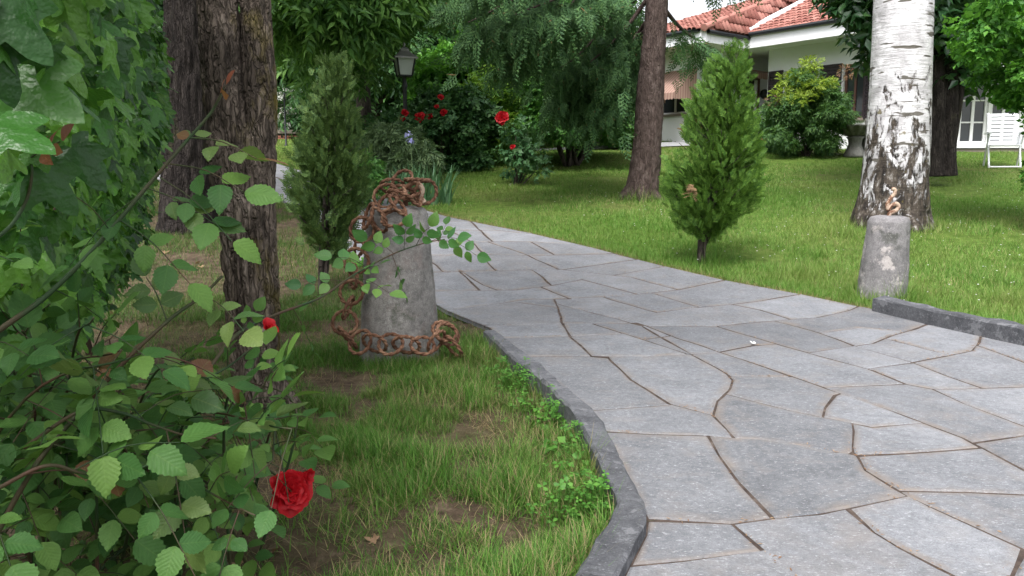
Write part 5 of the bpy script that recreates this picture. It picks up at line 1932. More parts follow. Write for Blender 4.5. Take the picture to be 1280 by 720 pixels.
fascia(Lp2, Kp, -bl); fascia(Kp, Vp, al, 0.26); fascia(Vp, Wp, -bl, 0.34)
ZR = ZE + 0.22
apex = np.array(at(1010, -17, 22.6))
S_ = np.array(at(1045, -14, 21.6))
v3 = lambda p, z: np.array((p[0], p[1], z))
outw = 0.12
K3, L3, V3 = v3(Kp - bl * outw + al * outw, ZR), v3(Lp - bl * outw - al * 0.3, ZR), v3(Vp + al * outw, ZR)
W3 = v3(Wp - bl * outw, ZR)
V3b = v3(Vp - bl * outw, ZR)
Ap3 = apex
back = apex + np.array((bl[0] * 1.5, bl[1] * 1.5, 0))
roof = hpart('roof', [K3, L3, V3, Ap3, v3(Lp + bl * 6, ZR), v3(Vp + bl * 6.5, ZR), V3b, W3, S_, v3(Wp + bl * 3.2, S_[2]), v3(Wp + bl * 7, ZR), v3(Vp + bl * 7.2, ZR)],
             [(0, 3, 1), (0, 2, 3), (1, 3, 4), (2, 5, 3), (4, 3, 5), (6, 7, 9, 8), (8, 9, 10, 11), (7, 10, 9)], M_tile)


def tile_field(name, poly, updir, w=0.15, l=0.25):
    """rows of half-round tiles over a planar polygon; updir = up-slope direction"""
    poly = np.array(poly)
    nrmv = nrm(np.cross(poly[1] - poly[0], poly[2] - poly[0]))
    if nrmv[2] < 0: nrmv = -nrmv
    up = nrm(np.array(updir) - nrmv * np.dot(updir, nrmv))
    side = np.cross(up, nrmv)
    o = poly[0]
    q = np.stack([(poly - o) @ side, (poly - o) @ up], -1)
    us = np.arange(q[:, 0].min(), q[:, 0].max(), w); vs_ = np.arange(q[:, 1].min(), q[:, 1].max(), l)
    U, Vv = np.meshgrid(us, vs_)
    U, Vv = U.ravel(), Vv.ravel()
    m = inside(q, U, Vv + l * 0.5)
    U, Vv = U[m], Vv[m]
    # template: half barrel with a lifted lower edge and a thickness lip
    a = np.linspace(0, math.pi, 7)
    V = []
    for (yy, dz, k) in ((0, 0.03, 1.0), (1.18, 0.0, 0.85)):
        for x in a: V.append((math.cos(x) * w * 0.5 * k, yy * l, math.sin(x) * w * 0.42 * k + dz))
    for x in a: V.append((math.cos(x) * w * 0.5, 0.0, math.sin(x) * w * 0.42 + 0.03 - 0.02 - 0.01 * (x in (a[0], a[-1]))))
    F = [(k, k + 1, k + 8, k + 7) for k in range(6)] + [(14 + k, 15 + k, k + 1, k) for k in range(6)]
    rgt = np.random.default_rng(6)
    P = o + U[:, None] * side + Vv[:, None] * up + nrmv * (0.01 + rgt.uniform(0, 0.012, len(U)))[:, None]
    Mx = np.repeat(np.stack([side, up, nrmv], -1)[None], len(P), 0)
    me = scatter(name, (np.array(V), np.array(F)), Mx, P, M_tile, HO)
    ob = link(name, me, None, roof)
    ob['kind'] = 'stuff'


tile_field('roof_tiles', [K3, L3, Ap3], Ap3 - (K3 + L3) / 2)
tile_field('roof_tiles', [K3, V3, Ap3], np.array((-al[0], -al[1], 0.4)))
tile_field('roof_tiles', [V3b, W3, v3(Wp + bl * 3.2, S_[2]), S_], np.array((bl[0], bl[1], 0.5)))
# hip of round tiles and the white verge
p, r = catmull([K3 + (0, 0, 0.03), (K3 + Ap3) / 2 + (0, 0, 0.03), Ap3 + (0, 0, 0.03)], [0.07, 0.07, 0.07], 40)
r = r * (1 + 0.16 * (np.arange(len(r)) % 4 == 0))
hpart('hip_tiles', *[x if i_ == 0 else [tuple(dict.fromkeys(y_)) for y_ in x.tolist()] for i_, x in enumerate(tube(p, r, 10))], M_tile, roof)
d = nrm(S_ - V3b); sv = nrm(np.cross(d, (0, 0, 1.0)))
Vq = []
for e in (V3b - d * 0.1, S_):
    for (sx_, zz) in ((-0.11, -0.05), (0.11, -0.05), (0.11, 0.16), (-0.11, 0.16)): Vq.append(e + sv * sx_ + np.array((0, 0, zz)))
hpart('verge', Vq, [(0, 1, 2, 3), (4, 7, 6, 5), (0, 4, 5, 1), (1, 5, 6, 2), (2, 6, 7, 3), (3, 7, 4, 0)], M_fascia, roof)
# ---------------------------------------------------------------- background planting
rg = np.random.default_rng(99)
SM = {k: sprig(*v) for k, v in dict(broad=(5, 0.34, 1.0, 2, 0.5), narrow=(7, 0.16, 0.8, 3, 0.5), tiny=(9, 0.36, 1.0, 4, 0.34), lance=(6, 0.15, 0.7, 5, 0.62), big=(5, 0.24, 1.0, 6, 0.62)).items()}
M_g = dict(
    maple=leaf_mat('maple_leaf', [(0.036, 0.105, 0.026), (0.080, 0.190, 0.042), (0.19, 0.36, 0.08)], trans=0.32),
    dark=leaf_mat('dark_leaf', [(0.024, 0.072, 0.026), (0.045, 0.120, 0.036), (0.085, 0.185, 0.052)], trans=0.2),
    mid=leaf_mat('mid_leaf', [(0.030, 0.098, 0.024), (0.060, 0.165, 0.036), (0.120, 0.270, 0.053)], trans=0.3),
    lime=leaf_mat('lime_leaf', [(0.055, 0.150, 0.024), (0.11, 0.25, 0.034), (0.25, 0.40, 0.055)], trans=0.38),
    fresh=leaf_mat('fresh_leaf', [(0.037, 0.125, 0.022), (0.075, 0.213, 0.033), (0.150, 0.350, 0.050)], trans=0.35),
    grey=leaf_mat('grey_leaf', [(0.060, 0.105, 0.050), (0.10, 0.165, 0.072), (0.17, 0.25, 0.11)], trans=0.2),
    rosel=leaf_mat('far_rose_leaf', [(0.039, 0.117, 0.046), (0.072, 0.169, 0.065), (0.130, 0.247, 0.104)], trans=0.25),
    magno=leaf_mat('magnolia_leaf', [(0.020, 0.063, 0.025), (0.036, 0.105, 0.034), (0.077, 0.168, 0.049)], rough=0.3, trans=0.12, spec=0.6),
    nandina=leaf_mat('nandina_leaf', [(0.033, 0.090, 0.033), (0.063, 0.143, 0.039), (0.112, 0.217, 0.053)], trans=0.28),
    nandl=leaf_mat('nandina_new_leaf', [(0.16, 0.25, 0.035), (0.24, 0.34, 0.045), (0.32, 0.40, 0.06)], trans=0.35),
    nandr=leaf_mat('nandina_red_leaf', [(0.10, 0.11, 0.04), (0.19, 0.11, 0.06), (0.26, 0.13, 0.08)], trans=0.3),
    white=leaf_mat('white_blossom', [(0.45, 0.47, 0.42), (0.60, 0.60, 0.56), (0.70, 0.70, 0.66)], trans=0.2),
)


def plant(name, label, cat, px, py, Y, clumps, R, per, size, tpl, mat, stems=5, r0=0.03, group=None, droop=0.3, flat=0.7, fork=None, szvar=0.3, zb=None):
    """clumps: list of (px,py,Y) centres or an (n,3) array of points"""
    base = at(px, py, Y); gz = float(T(Y))
    root = tree_root(name, (base.x, Y, gz - 0.02), label, cat, group)
    C = np.array([np.array(at(*c)) if len(c) == 3 and c[1] > -400 and abs(c[0]) > 14 else np.array(c) for c in clumps]) if isinstance(clumps, list) else clumps
    parts = []
    b = np.array(root.location)
    for q in range(stems):
        if fork is None:
            k = rg.integers(0, len(C)); s_ = b + np.array((rg.normal(0, r0 * 2), rg.normal(0, r0 * 2), -0.05))
        else:
            k = rg.integers(0, len(C)); s_ = b + np.array((0, 0, fork * rg.uniform(0.7, 1.1)))
        parts.append(limb_vf(s_, C[k], r0 * (1 if fork is None else 0.5), r0 * 0.2, 0.05 * np.linalg.norm(C[k] - s_), 7, rg))
    if fork is not None:
        parts.append(trunk_vf([b + (0, 0, -0.1), b + (0.02, 0, fork * 0.5), b + (0, 0, fork * 1.1)], [r0 * 1.25, r0, r0 * 0.8], 24, 12, 0.12, 14, 4, 60, 0.2))
    link('trunk' if fork is not None else 'stems', quads_mesh('trunk', parts, M_bark4, origin=b), None, root)
    leafy(root, 'crown', tpl, crown_leaves(rg, C, R, per, size, droop, flat, szvar), mat)
    return root, C


def pxcl(n, x0, x1, y0, y1, Y0, Y1, fn=None):
    out = []
    while len(out) < n:
        a_, b_, c_ = rg.uniform(x0, x1), rg.uniform(y0, y1), rg.uniform(Y0, Y1)
        if fn is None or fn(a_, b_): out.append(tuple(np.array(at(a_, b_, c_))))
    return np.array(out)


ell = lambda cx, cy, rx, ry: (lambda x, y: ((x - cx) / rx) ** 2 + ((y - cy) / ry) ** 2 < 1)
# maple with overhanging boughs (upper left)
plant('maple_tree', 'broadleaf tree with overhanging sunlit boughs behind the olive arborvitae', 'tree', 455, 200, 17.5,
      np.vstack([pxcl(34, 325, 480, -120, 95, 12.5, 16.5, lambda x, y: y < 40 + 45 * math.sin((x - 320) / 60.0) ** 2 and (x < 450 or y < 15)), pxcl(16, 470, 545, -120, -5, 13, 16.5), pxcl(18, 345, 455, -60, 30, 11.5, 13)]), 0.75, 150, 0.30, SM['lance'], M_g['maple'], 14, 0.16, None, 0.75, 0.6, 2.6)
plant('yew_tree', 'dark dense evergreen behind the street lamp', 'tree', 470, 195, 21, pxcl(46, 385, 565, -140, 175, 20, 23), 0.85, 110, 0.40, SM['narrow'], M_g['dark'], 12, 0.15, None, 0.5, 0.7, 1.2)
plant('plane_tree', 'tall dark tree closing the garden behind the brick planter', 'tree', 355, 180, 29, np.vstack([pxcl(46, 240, 410, -260, 110, 27, 31), pxcl(14, 240, 345, 90, 150, 28, 31)]), 1.5, 110, 0.60, SM['broad'], M_g['dark'], 12, 0.25, None, 0.4, 0.7, 2.5)
plant('linden_tree', 'tall tree far behind the lamp showing through the gaps', 'tree', 600, 180, 30, pxcl(70, 520, 745, -200, 150, 28, 32), 1.5, 110, 0.60, SM['broad'], M_g['mid'], 12, 0.25, None, 0.4, 0.7, 2.5)
plant('elm_tree', 'shadowy tree behind the ivy hedge and old trunk', 'tree', 190, 185, 23, pxcl(50, 60, 300, -200, 170, 21, 25), 1.3, 110, 0.5, SM['broad'], M_g['dark'], 10, 0.2, None, 0.4, 0.7, 2.0)
# white blossom shrub behind the planter
pl, C = plant('blossom_shrub', 'white flowering shrub above the low brick planter', 'shrub', 385, 185, 24, pxcl(16, 362, 410, 110, 165, 23, 24.5), 0.55, 110, 0.24, SM['broad'], M_g['grey'], 8, 0.03)
leafy(pl, 'blossom', SM['tiny'], crown_leaves(rg, C + np.array((0, -0.3, 0.1)), 0.5, 60, 0.22), M_g['white'])
plant('hedge_shrub', 'low green shrub in deep shade left of the blossom shrub', 'shrub', 345, 180, 26, pxcl(14, 300, 362, 120, 172, 25, 27), 0.6, 110, 0.3, SM['broad'], M_g['mid'], 8, 0.03)
# shrubs between lamp and conifer
plant('camellia_shrub', 'dark rounded shrub whose foliage nearly reaches the ground below the red roses', 'shrub', 568, 213, 14.9,
      pxcl(62, 526, 606, 120, 205, 14.3, 15.6, ell(566, 162, 42, 46)), 0.28, 130, 0.17, SM['broad'], M_g['dark'], 14, 0.03)
plant('laburnum_shrub', 'tall green shrub with yellowish tips growing behind the dark rounded shrub', 'shrub', 590, 200, 18.6, np.vstack([pxcl(46, 535, 680, 60, 150, 17.6, 19.5), pxcl(10, 600, 670, 50, 90, 17.6, 18.5)]), 0.48, 120, 0.25, SM['broad'], M_g['fresh'], 12, 0.05)
plant('golden_shrub', 'yellow-green shrub with loose leafy shoots beside the single tall rose', 'shrub', 636, 206, 15.8, pxcl(40, 598, 675, 90, 185, 15.2, 16.6, ell(634, 140, 40, 50)), 0.28, 50, 0.20, SM['lance'], M_g['lime'], 12, 0.025)
plant('spreading_shrub', 'spreading shrub with bare forked stems under the weeping conifer', 'shrub', 712, 208, 15.2, pxcl(62, 662, 782, 100, 190, 14.4, 16.6, lambda x, y: y < 145 + 25 * math.sin((x - 650) / 140.0 * 3.14)), 0.34, 120, 0.18, SM['broad'], M_g['mid'], 18, 0.04)
plant('laurel_shrub', 'light green shrub against the white wall beside the conifer trunk', 'shrub', 770, 186, 19.0, pxcl(22, 730, 792, 90, 165, 18.2, 19.4), 0.42, 110, 0.24, SM['broad'], M_g['fresh'], 10, 0.03)
# tree behind, left of the house, to the sky line
plant('acacia_tree', 'loose tree rising behind the roof left of the conifer trunk', 'tree', 730, 178, 27, pxcl(40, 660, 800, -60, 130, 26, 29, lambda x, y: y > -40 + 0.6 * (x - 660)), 1.0, 70, 0.5, SM['broad'], M_g['mid'], 10, 0.15, None, 0.5, 0.7, 2.5)
# rosemary-like grey shrub below the lamp
plant('rosemary_shrub', 'feathery grey-green shrub at the foot of the lamp', 'shrub', 498, 222, 12.4, pxcl(34, 460, 535, 165, 214, 12.0, 13.2, lambda x, y: y > 160 + ((x - 496) / 44.0) ** 2 * 40), 0.22, 80, 0.14, SM['narrow'], M_g['grey'], 16, 0.012)
plant('privet_shrub', 'dark low shrub between grey shrub and path bend', 'shrub', 470, 214, 14.0, pxcl(26, 440, 530, 150, 205, 13.6, 14.8), 0.3, 110, 0.2, SM['broad'], M_g['dark'], 10, 0.02)
# small conifer shrub low near the arborvitae
plant('box_shrub', 'small green box shrub in the bed behind the arborvitae foot', 'shrub', 440, 262, 9.6, pxcl(16, 425, 462, 205, 250, 9.4, 10), 0.17, 80, 0.10, SM['tiny'], M_g['mid'], 8, 0.012)

# roses farther back
def far_rose_bush(label, px, py, Y, cl, flowers, R, per, size, stems):
    r_, C = plant('rose_bush', label, 'rose bush', px, py, Y, cl, R, per, size, SM['broad'], M_g['rosel'], stems, 0.014, 'red rose bushes on the far lawn')
    for k, (fx, fy, fY, fs) in enumerate(flowers):
        c = at(fx, fy, fY)
        rose(r_, c, fs, (rg.normal(0, 0.3), -1, rg.uniform(0.1, 0.6)), 18, 1.0, k + int(px), True)
        b_ = C[np.argmin(np.linalg.norm(C - np.array(c), axis=1))]
        o = link('flower_stem', quads_mesh('flower_stem', [limb_vf(b_, np.array(c) + (0, 0.02, -0.02), 0.006, 0.003, 0, 5)], M_cane, origin=r_.location), None, r_)
    return r_


far_rose_bush('single rose bush on the open lawn with one large red rose on top', 646, 232, 12.4,
              [(640, 170, 12.4), (650, 185, 12.3), (662, 182, 12.5), (636, 190, 12.4), (655, 200, 12.2), (668, 196, 12.5), (645, 160, 12.4), (672, 210, 12.3), (648, 212, 12.5), (660, 165, 12.6)],
              [(628, 148, 12.1, 0.115), (641, 184, 12.0, 0.045)], 0.20, 20, 0.16, 12)
far_rose_bush('rose bush with a cluster of red blooms behind the lamp post', 545, 205, 14.4,
              [(512, 153, 13.7), (528, 152, 13.8), (545, 148, 14.0), (555, 135, 14.1), (538, 160, 13.9), (522, 162, 13.9), (552, 147, 13.9)],
              [(506, 142, 13.5, 0.075), (504, 149, 13.5, 0.05), (525, 147, 13.6, 0.095), (537, 146, 13.7, 0.065), (551, 122, 13.8, 0.062), (546, 134, 13.8, 0.045), (555, 141, 13.8, 0.07)], 0.22, 50, 0.15, 14)

# iris clump
ir = tree_root('iris_clump', (at(527, 240, 10.2).x, 10.2, float(T(10.2)) - 0.02), 'clump of upright sword-shaped iris leaves behind the broad bollard', 'plant')
def sword():
    V, F = [], []
    for k in range(6):
        t_ = k / 5; w_ = 0.035 * (1 - t_ ** 2.2) + 0.001
        V += [(-w_, t_, -0.22 * t_ ** 2.5), (w_, t_, -0.22 * t_ ** 2.5)]
    for k in range(5): F += [(2 * k, 2 * k + 1, 2 * k + 3), (2 * k, 2 * k + 3, 2 * k + 2)]
    return np.array(V), np.array(F)
nI = 130
P = np.array(ir.location) + np.stack([rg.uniform(-0.42, 0.36, nI), rg.normal(0, 0.14, nI), np.zeros(nI)], -1)
a_ = rg.uniform(0, 6.28, nI)
D = nrm(np.stack([np.cos(a_) * rg.uniform(0.05, 0.5, nI), np.sin(a_) * 0.25, np.ones(nI)], -1))
Nn = nrm(-np.stack([np.cos(a_), np.sin(a_), 0.2 + 0 * a_], -1))
Mi = leaf_mat('iris_leaf', [(0.05, 0.13, 0.06), (0.08, 0.18, 0.08), (0.12, 0.24, 0.11)], trans=0.25, back=1.0)
leafy(ir, 'leaves', sword(), (D, Nn, rg.uniform(0.34, 0.60, nI), P), Mi)
for (fx, fy) in ((513, 174), (511, 168)):
    c = np.array(at(fx, fy, 10.3))
    st_ = link('flower_stem', quads_mesh('flower_stem', [limb_vf(np.array(ir.location) + (rg.normal(0, 0.1), 0.05, 0), c, 0.006, 0.004, 0, 5)], M_g['grey'], origin=ir.location), None, ir)
Mv = leaf_mat('iris_petal', [(0.22, 0.22, 0.50), (0.30, 0.30, 0.60), (0.4, 0.4, 0.68)], trans=0.3)
c = np.array([at(513, 174, 10.3), at(511, 167, 10.3)])
leafy(ir, 'flowers', small_leaf(0.4), crown_leaves(rg, c, 0.03, 7, 0.06, 0.4), Mv)

# ---------------------------------------------------------------- lamp post
lpY = 13.6
lb = at(508, 225, lpY)
lamp = empty('street_lamp', (lb.x, lpY, float(T(lpY)) - 0.02))
tag(lamp, 'black garden lamp post with square four-pane lantern among the shrubs', 'lamp post')
LO = np.array(lamp.location)
ztop = at(508, 70, lpY).z - LO[2]
zl0 = at(508, 95, lpY).z - LO[2]
V, F = lathe_vf([(0.0, 0), (0.13, 0.0), (0.13, 0.05), (0.08, 0.12), (0.055, 0.35), (0.045, 0.42), (0.038, 0.6), (0.034, zl0 - 0.2), (0.05, zl0 - 0.16), (0.034, zl0 - 0.12), (0.03, zl0 - 0.02), (0.075, zl0), (0.0, zl0)], 16)
link('post', quads_mesh('post', [(V, F)], M_iron), None, lamp)
hl = 0.27
M_lglass = NT('frosted_glass').bsdf((0.62, 0.64, 0.66), 0.35, None, 0.5)
b0_, b1_ = 0.10, 0.142
for k in range(4):
    a_ = k * math.pi / 2 + 0.35
    R_ = Matrix.Rotation(a_, 3, 'Z')
    vv = [R_ @ Vector(v) for v in ((-b0_, -b0_, zl0 + 0.012), (b0_, -b0_, zl0 + 0.012), (b1_, -b1_, zl0 + hl), (-b1_, -b1_, zl0 + hl))]
    vv += [v + (R_ @ Vector((0, 0.008, 0))) for v in vv]
    me = bpy.data.meshes.new('pane'); me.from_pydata([v[:] for v in vv], [], [(0, 1, 2, 3), (7, 6, 5, 4), (0, 4, 5, 1), (1, 5, 6, 2), (2, 6, 7, 3), (3, 7, 4, 0)]); me.update()
    link('pane', me, M_lglass, lamp)
    p0 = np.array(R_ @ Vector((b0_ + 0.006, -b0_ - 0.006, zl0))); p1 = np.array(R_ @ Vector((b1_ + 0.006, -b1_ - 0.006, zl0 + hl)))
    link('frame_bar', quads_mesh('frame_bar', [tube(np.array([p0, p1]), [0.014, 0.014], 6)], M_iron, False), None, lamp)
rot = Matrix.Rotation(0.35, 3, 'Z')
def sq_lathe(prof):
    V, F = [], []
    for (r_, z_) in prof:
        for (x_, y_) in ((-1, -1), (1, -1), (1, 1), (-1, 1)):
            v = rot @ Vector((x_ * r_, y_ * r_, z_)); V.append(v[:])
    for k in range(len(prof) - 1):
        for q in range(4): F.append((4 * k + q, 4 * k + (q + 1) % 4, 4 * k + 4 + (q + 1) % 4, 4 * k + 4 + q))
    return V, F
M_zinc = plain('lamp_roof_metal', (0.42, 0.40, 0.40), 0.35, 0.5, 0.2, 10, 0.3)
zt = zl0 + hl
V, F = sq_lathe([(0.145, zt + 0.002), (0.19, zt - 0.005), (0.19, zt + 0.02), (0.10, zt + 0.095), (0.07, zt + 0.13), (0.07, zt + 0.16), (0.03, zt + 0.19), (0.001, zt + 0.20)])
me = bpy.data.meshes.new('lantern_roof'); me.from_pydata(V, [], F); me.update()
lr_ = link('lantern_roof', me, M_zinc, lamp)
V, F = lathe_vf([(0.0, zt + 0.19), (0.02, zt + 0.19), (0.012, zt + 0.21), (0.026, zt + 0.235), (0.012, zt + 0.26), (0.0, zt + 0.285)], 10)
link('finial', quads_mesh('finial', [(V, F)], M_zinc), None, lr_)
V, F = sq_lathe([(0.001, zl0 - 0.012), (0.108, zl0 - 0.012), (0.108, zl0 + 0.01), (0.001, zl0 + 0.01)])
me = bpy.data.meshes.new('lantern_base'); me.from_pydata(V, [], F); me.update()
link('lantern_base', me, M_iron, lamp)

# ---------------------------------------------------------------- brick planter and thin pole
M_brick = stone_mat('brick', (0.24, 0.095, 0.065), (0.42, 0.18, 0.125), 12)
py_ = 22.5
pb = at(366, 184, py_)
planter = empty('brick_planter', (pb.x, py_, float(T(py_)) - 0.05))
tag(planter, 'low red brick planter with stone coping under the white blossom', 'planter')
zc = at(366, 168, py_).z - planter.location.z
wP, dP = 0.40, 0.40
V, F = box_vf(-wP + 0.012, wP - 0.012, -dP + 0.012, dP - 0.012, -0.1, zc)
link('core', quads_mesh('core', [(V, F)], M_mortar, False), None, planter)
bme = bpy.data.meshes.new('brick'); V, F = box_vf(-0.098, 0.098, -0.02, 0.02, -0.028, 0.028)
bme.from_pydata(V.tolist(), [], [tuple(f) for f in F.tolist()]); bme.update(); bme.materials.append(M_brick)
rows = int(zc / 0.07)
for rI in range(rows):
    for sgn, ax in ((-1, 'x'), (1, 'x'), (-1, 'y'), (1, 'y')):
        for k in range(4):
            o_ = -0.30 + 0.2 * k + (0.05 if rI % 2 else -0.05) * (1 if 0 < k < 3 else 0)
            ob = link('brick', bme, None, planter)
            if ax == 'x': ob.location = (o_, sgn * (dP - 0.008), 0.035 + rI * 0.07)
            else:
                ob.location = (sgn * (wP - 0.008), o_, 0.035 + rI * 0.07); ob.rotation_euler = (0, 0, math.pi / 2)
V, F = box_vf(-wP - 0.05, wP + 0.05, -dP - 0.05, dP + 0.05, zc + 0.002, zc + 0.10)
link('coping', quads_mesh('coping', [(V, F)], M_base, False), None, planter)
pY = 19.5
pp = at(358, 192, pY)
pole = empty('iron_pole', (pp.x, pY, float(T(pY)) - 0.03))
tag(pole, 'thin black iron pole standing in front of the brick planter', 'pole')
hp = at(358, 118, pY).z - pole.location.z
V, F = lathe_vf([(0.05, 0), (0.05, 0.03), (0.022, 0.06), (0.018, hp), (0.03, hp + 0.02), (0.0, hp + 0.05)], 10)
link('shaft', quads_mesh('shaft', [(V, F)], M_iron), None, pole)

# ---------------------------------------------------------------- in front of the house
nY = 16.4
nb_, C = plant('nandina_shrub', 'rounded nandina shrub with yellow and reddish shoots below the shuttered windows', 'shrub', 1008, 192, nY, pxcl(64, 962, 1056, 92, 188, nY - 0.5, nY + 0.7, ell(1008, 142, 48, 50)), 0.20, 120, 0.12, SM['narrow'], M_g['nandina'], 16, 0.015)
tips = np.array([np.array(at(*q)) for q in [(1013, 80, nY), (985, 102, nY - 0.1), (1000, 95, nY), (978, 118, nY - 0.2), (1015, 110, nY - 0.4), (1000, 125, nY - 0.5), (1030, 105, nY - 0.2)]])
leafy(nb_, 'new_shoots', SM['narrow'], crown_leaves(rg, tips, 0.17, 45, 0.15, -0.1), M_g['nandl'])
tips = np.array([np.array(at(*q)) for q in [(1058, 90, nY), (968, 128, nY - 0.1)]])
leafy(nb_, 'red_shoots', SM['narrow'], crown_leaves(rg, tips, 0.17, 30, 0.10, -0.1), M_g['nandr'])
parts = [limb_vf(np.array(nb_.location), np.array(at(1055, 100, nY)), 0.012, 0.005, 0.1, 6, rg), limb_vf(np.array(nb_.location), np.array(at(1012, 90, nY)), 0.012, 0.005, 0.1, 6, rg)]
link('long_stems', quads_mesh('long_stems', parts, M_bark4, origin=nb_.location), None, nb_)
plant('groundcover_shrub', 'low dark plant at the foot of the nandina', 'shrub', 962, 190, 17.4, pxcl(8, 950, 975, 180, 188, 17.2, 17.6), 0.16, 60, 0.12, SM['tiny'], M_g['dark'], 4, 0.008)

# fluted stone bowl on a pedestal
fY = 16.4
fb = at(1068, 191, fY)
fount = empty('stone_basin', (fb.x, fY, float(T(fY)) - 0.02))
tag(fount, 'grey stone shell-fluted basin on a pedestal beside the birch trunk', 'basin')
M_fount = stone_mat('garden_stone', (0.13, 0.125, 0.115), (0.33, 0.32, 0.30), 14, lichen2=(0.08, 0.085, 0.065))
kf = fY / 1000
hz = lambda py: at(1068, py, fY).z - fount.location.z
V, F = lathe_vf([(0, 0), (13 * kf, 0.0), (13 * kf, 0.05), (9.5 * kf, hz(186)), (7.5 * kf, hz(180)), (8.5 * kf, hz(174)), (11 * kf, hz(171)), (0, hz(171))], 24)
link('pedestal', quads_mesh('pedestal', [(V, F)], M_fount), None, fount)
def flute(V, th):
    f = 1 + 0.07 * np.cos(th * 14)[None, :] * (V[:, :, 2:3].squeeze(-1) > hz(170))
    V[:, :, 0] *= f; V[:, :, 1] *= f
    return V
V, F = lathe_vf([(0, hz(171) + 0.002), (8 * kf, hz(171) + 0.002), (14 * kf, hz(168)), (21 * kf, hz(163)), (25 * kf, hz(159)), (26 * kf, hz(157)), (23.5 * kf, hz(157.5)), (17 * kf, hz(161)), (0, hz(163))], 112, flute)
link('bowl', quads_mesh('bowl', [(V, F)], M_fount), None, fount)
# small statue behind it: seated stone figure as one body
sY = 16.6
sb = at(1086, 192, sY)
stat = empty('stone_statue', (sb.x, sY, float(T(sY)) - 0.02))
tag(stat, 'small weathered stone statue half hidden between basin and birch', 'statue')
hz2 = lambda py: at(1086, py, sY).z - stat.location.z
V, F = box_vf(-0.16, 0.16, -0.16, 0.16, 0, hz2(170))
link('plinth', quads_mesh('plinth', [(V, F)], M_fount, False), None, stat)
def stwob(V, th):
    p = V.reshape(-1, 3)
    n = fbm(p[:, 0] * 9, p[:, 1] * 9, p[:, 2] * 9, 71) - 0.5
    p[:, :2] *= (1 + 0.5 * n)[:, None]
    return p.reshape(V.shape)
z_ = lambda py: hz2(py)
V, F = lathe_vf([(0, z_(170)), (0.15, z_(170)), (0.155, z_(165)), (0.13, z_(160)), (0.10, z_(156)), (0.115, z_(152)), (0.12, z_(149)), (0.05, z_(146.5)), (0.045, z_(145.5)), (0.075, z_(143)), (0.08, z_(140)), (0.06, z_(137)), (0.0, z_(136))], 28, stwob)
link('figure', quads_mesh('figure', [(V, F)], M_fount), None, stat)

# pots by the wall
M_terra = plain('terracotta', (0.33, 0.14, 0.085), 0.85, 0.1, 0.2)
for px, py, Y, h, label in ((958, 188, 17.6, 0.28, 'terracotta pot with a green plant by the house corner'), (870, 184, 18.4, 0.22, 'terracotta pot of reddish plants under the striped awning')):
    b_ = at(px, py, Y)
    pot = empty('flower_pot', (b_.x, Y, float(T(Y)) - 0.01))
    tag(pot, label, 'flower pot')
    V, F = lathe_vf([(0, 0), (h * 0.38, 0), (h * 0.52, h * 0.8), (h * 0.60, h * 0.8), (h * 0.60, h), (h * 0.50, h), (h * 0.48, h * 0.85), (0, h * 0.85)], 20)
    link('pot', quads_mesh('pot', [(V, F)], M_terra), None, pot)
    c_ = np.array(pot.location) + np.array([(0, 0, h + 0.12), (0.08, 0, h + 0.2), (-0.08, 0.02, h + 0.22), (0, 0, h + 0.34)])
    leafy(pot, 'foliage', SM['lance'], crown_leaves(rg, c_, 0.14, 45, 0.17, 0.0), M_g['dark' if px > 900 else 'nandr'])

# magnolia behind the birch
mY = 12.2
mb = at(1180, 208, mY)
mag = tree_root('magnolia_tree', (mb.x, mY, float(T(mY)) - 0.03), 'dark multi-stemmed magnolia with large glossy leaves behind the birch', 'tree')
parts = []
for (x0, x1, x2, r_) in ((1168, 1172, 1165, 0.15), (1183, 1188, 1195, 0.14), (1176, 1176, 1130, 0.10), (1188, 1200, 1225, 0.08)):
    P = [np.array(at(x0, 220, mY)), np.array(at(x0, 190, mY)), np.array(at(x1, 110, mY)), np.array(at(x1 + (x2 - x1) * 0.4, 20, mY)), np.array(at(x2, -110, mY))]
    parts.append(trunk_vf(P, [r_ * 1.15, r_, r_ * 0.82, r_ * 0.7, r_ * 0.4], 36, 18, 0.1, 14, 4, int(x0), 0.2))
link('trunk', quads_mesh('trunk', parts, M_bark2, origin=mag.location), None, mag)
C = np.vstack([pxcl(24, 1058, 1110, -70, 45, 11.3, 12.6, lambda x, y: y < -15 + (x - 1055) * 0.9), pxcl(40, 1090, 1260, -110, 60, 11.6, 13.6), pxcl(6, 1180, 1215, 40, 90, 12.2, 13.2)])
leafy(mag, 'crown', SM['big'], crown_leaves(rg, C, 0.42, 60, 0.30, 0.1), M_g['magno'])
for q in range(10):
    pass
# dark trees behind the garden room
plant('holm_oak', 'dark tree mass behind the garden room roof', 'tree', 1230, 170, 22.5, pxcl(40, 1110, 1420, -160, 60, 21.5, 24), 1.3, 90, 0.5, SM['broad'], M_g['dark'], 8, 0.2, None, 0.3, 0.7, 2.5)

# bright shrub at the right edge
rY = 8.2
rb_, C = plant('hazel_shrub', 'bright green leafy shrub at the edge of the lawn beside the white chair', 'shrub', 1318, 250, rY,
      np.vstack([pxcl(46, 1212, 1345, -40, 120, rY - 0.5, rY + 0.6, lambda x, y: x > 1208 + abs(y - 60) * 0.35), pxcl(22, 1305, 1375, 110, 225, rY - 0.4, rY + 0.4), pxcl(6, 1285, 1320, 90, 118, rY - 0.3, rY + 0.3)]), 0.17, 70, 0.12, SM['broad'], M_g['fresh'], 7, 0.020)

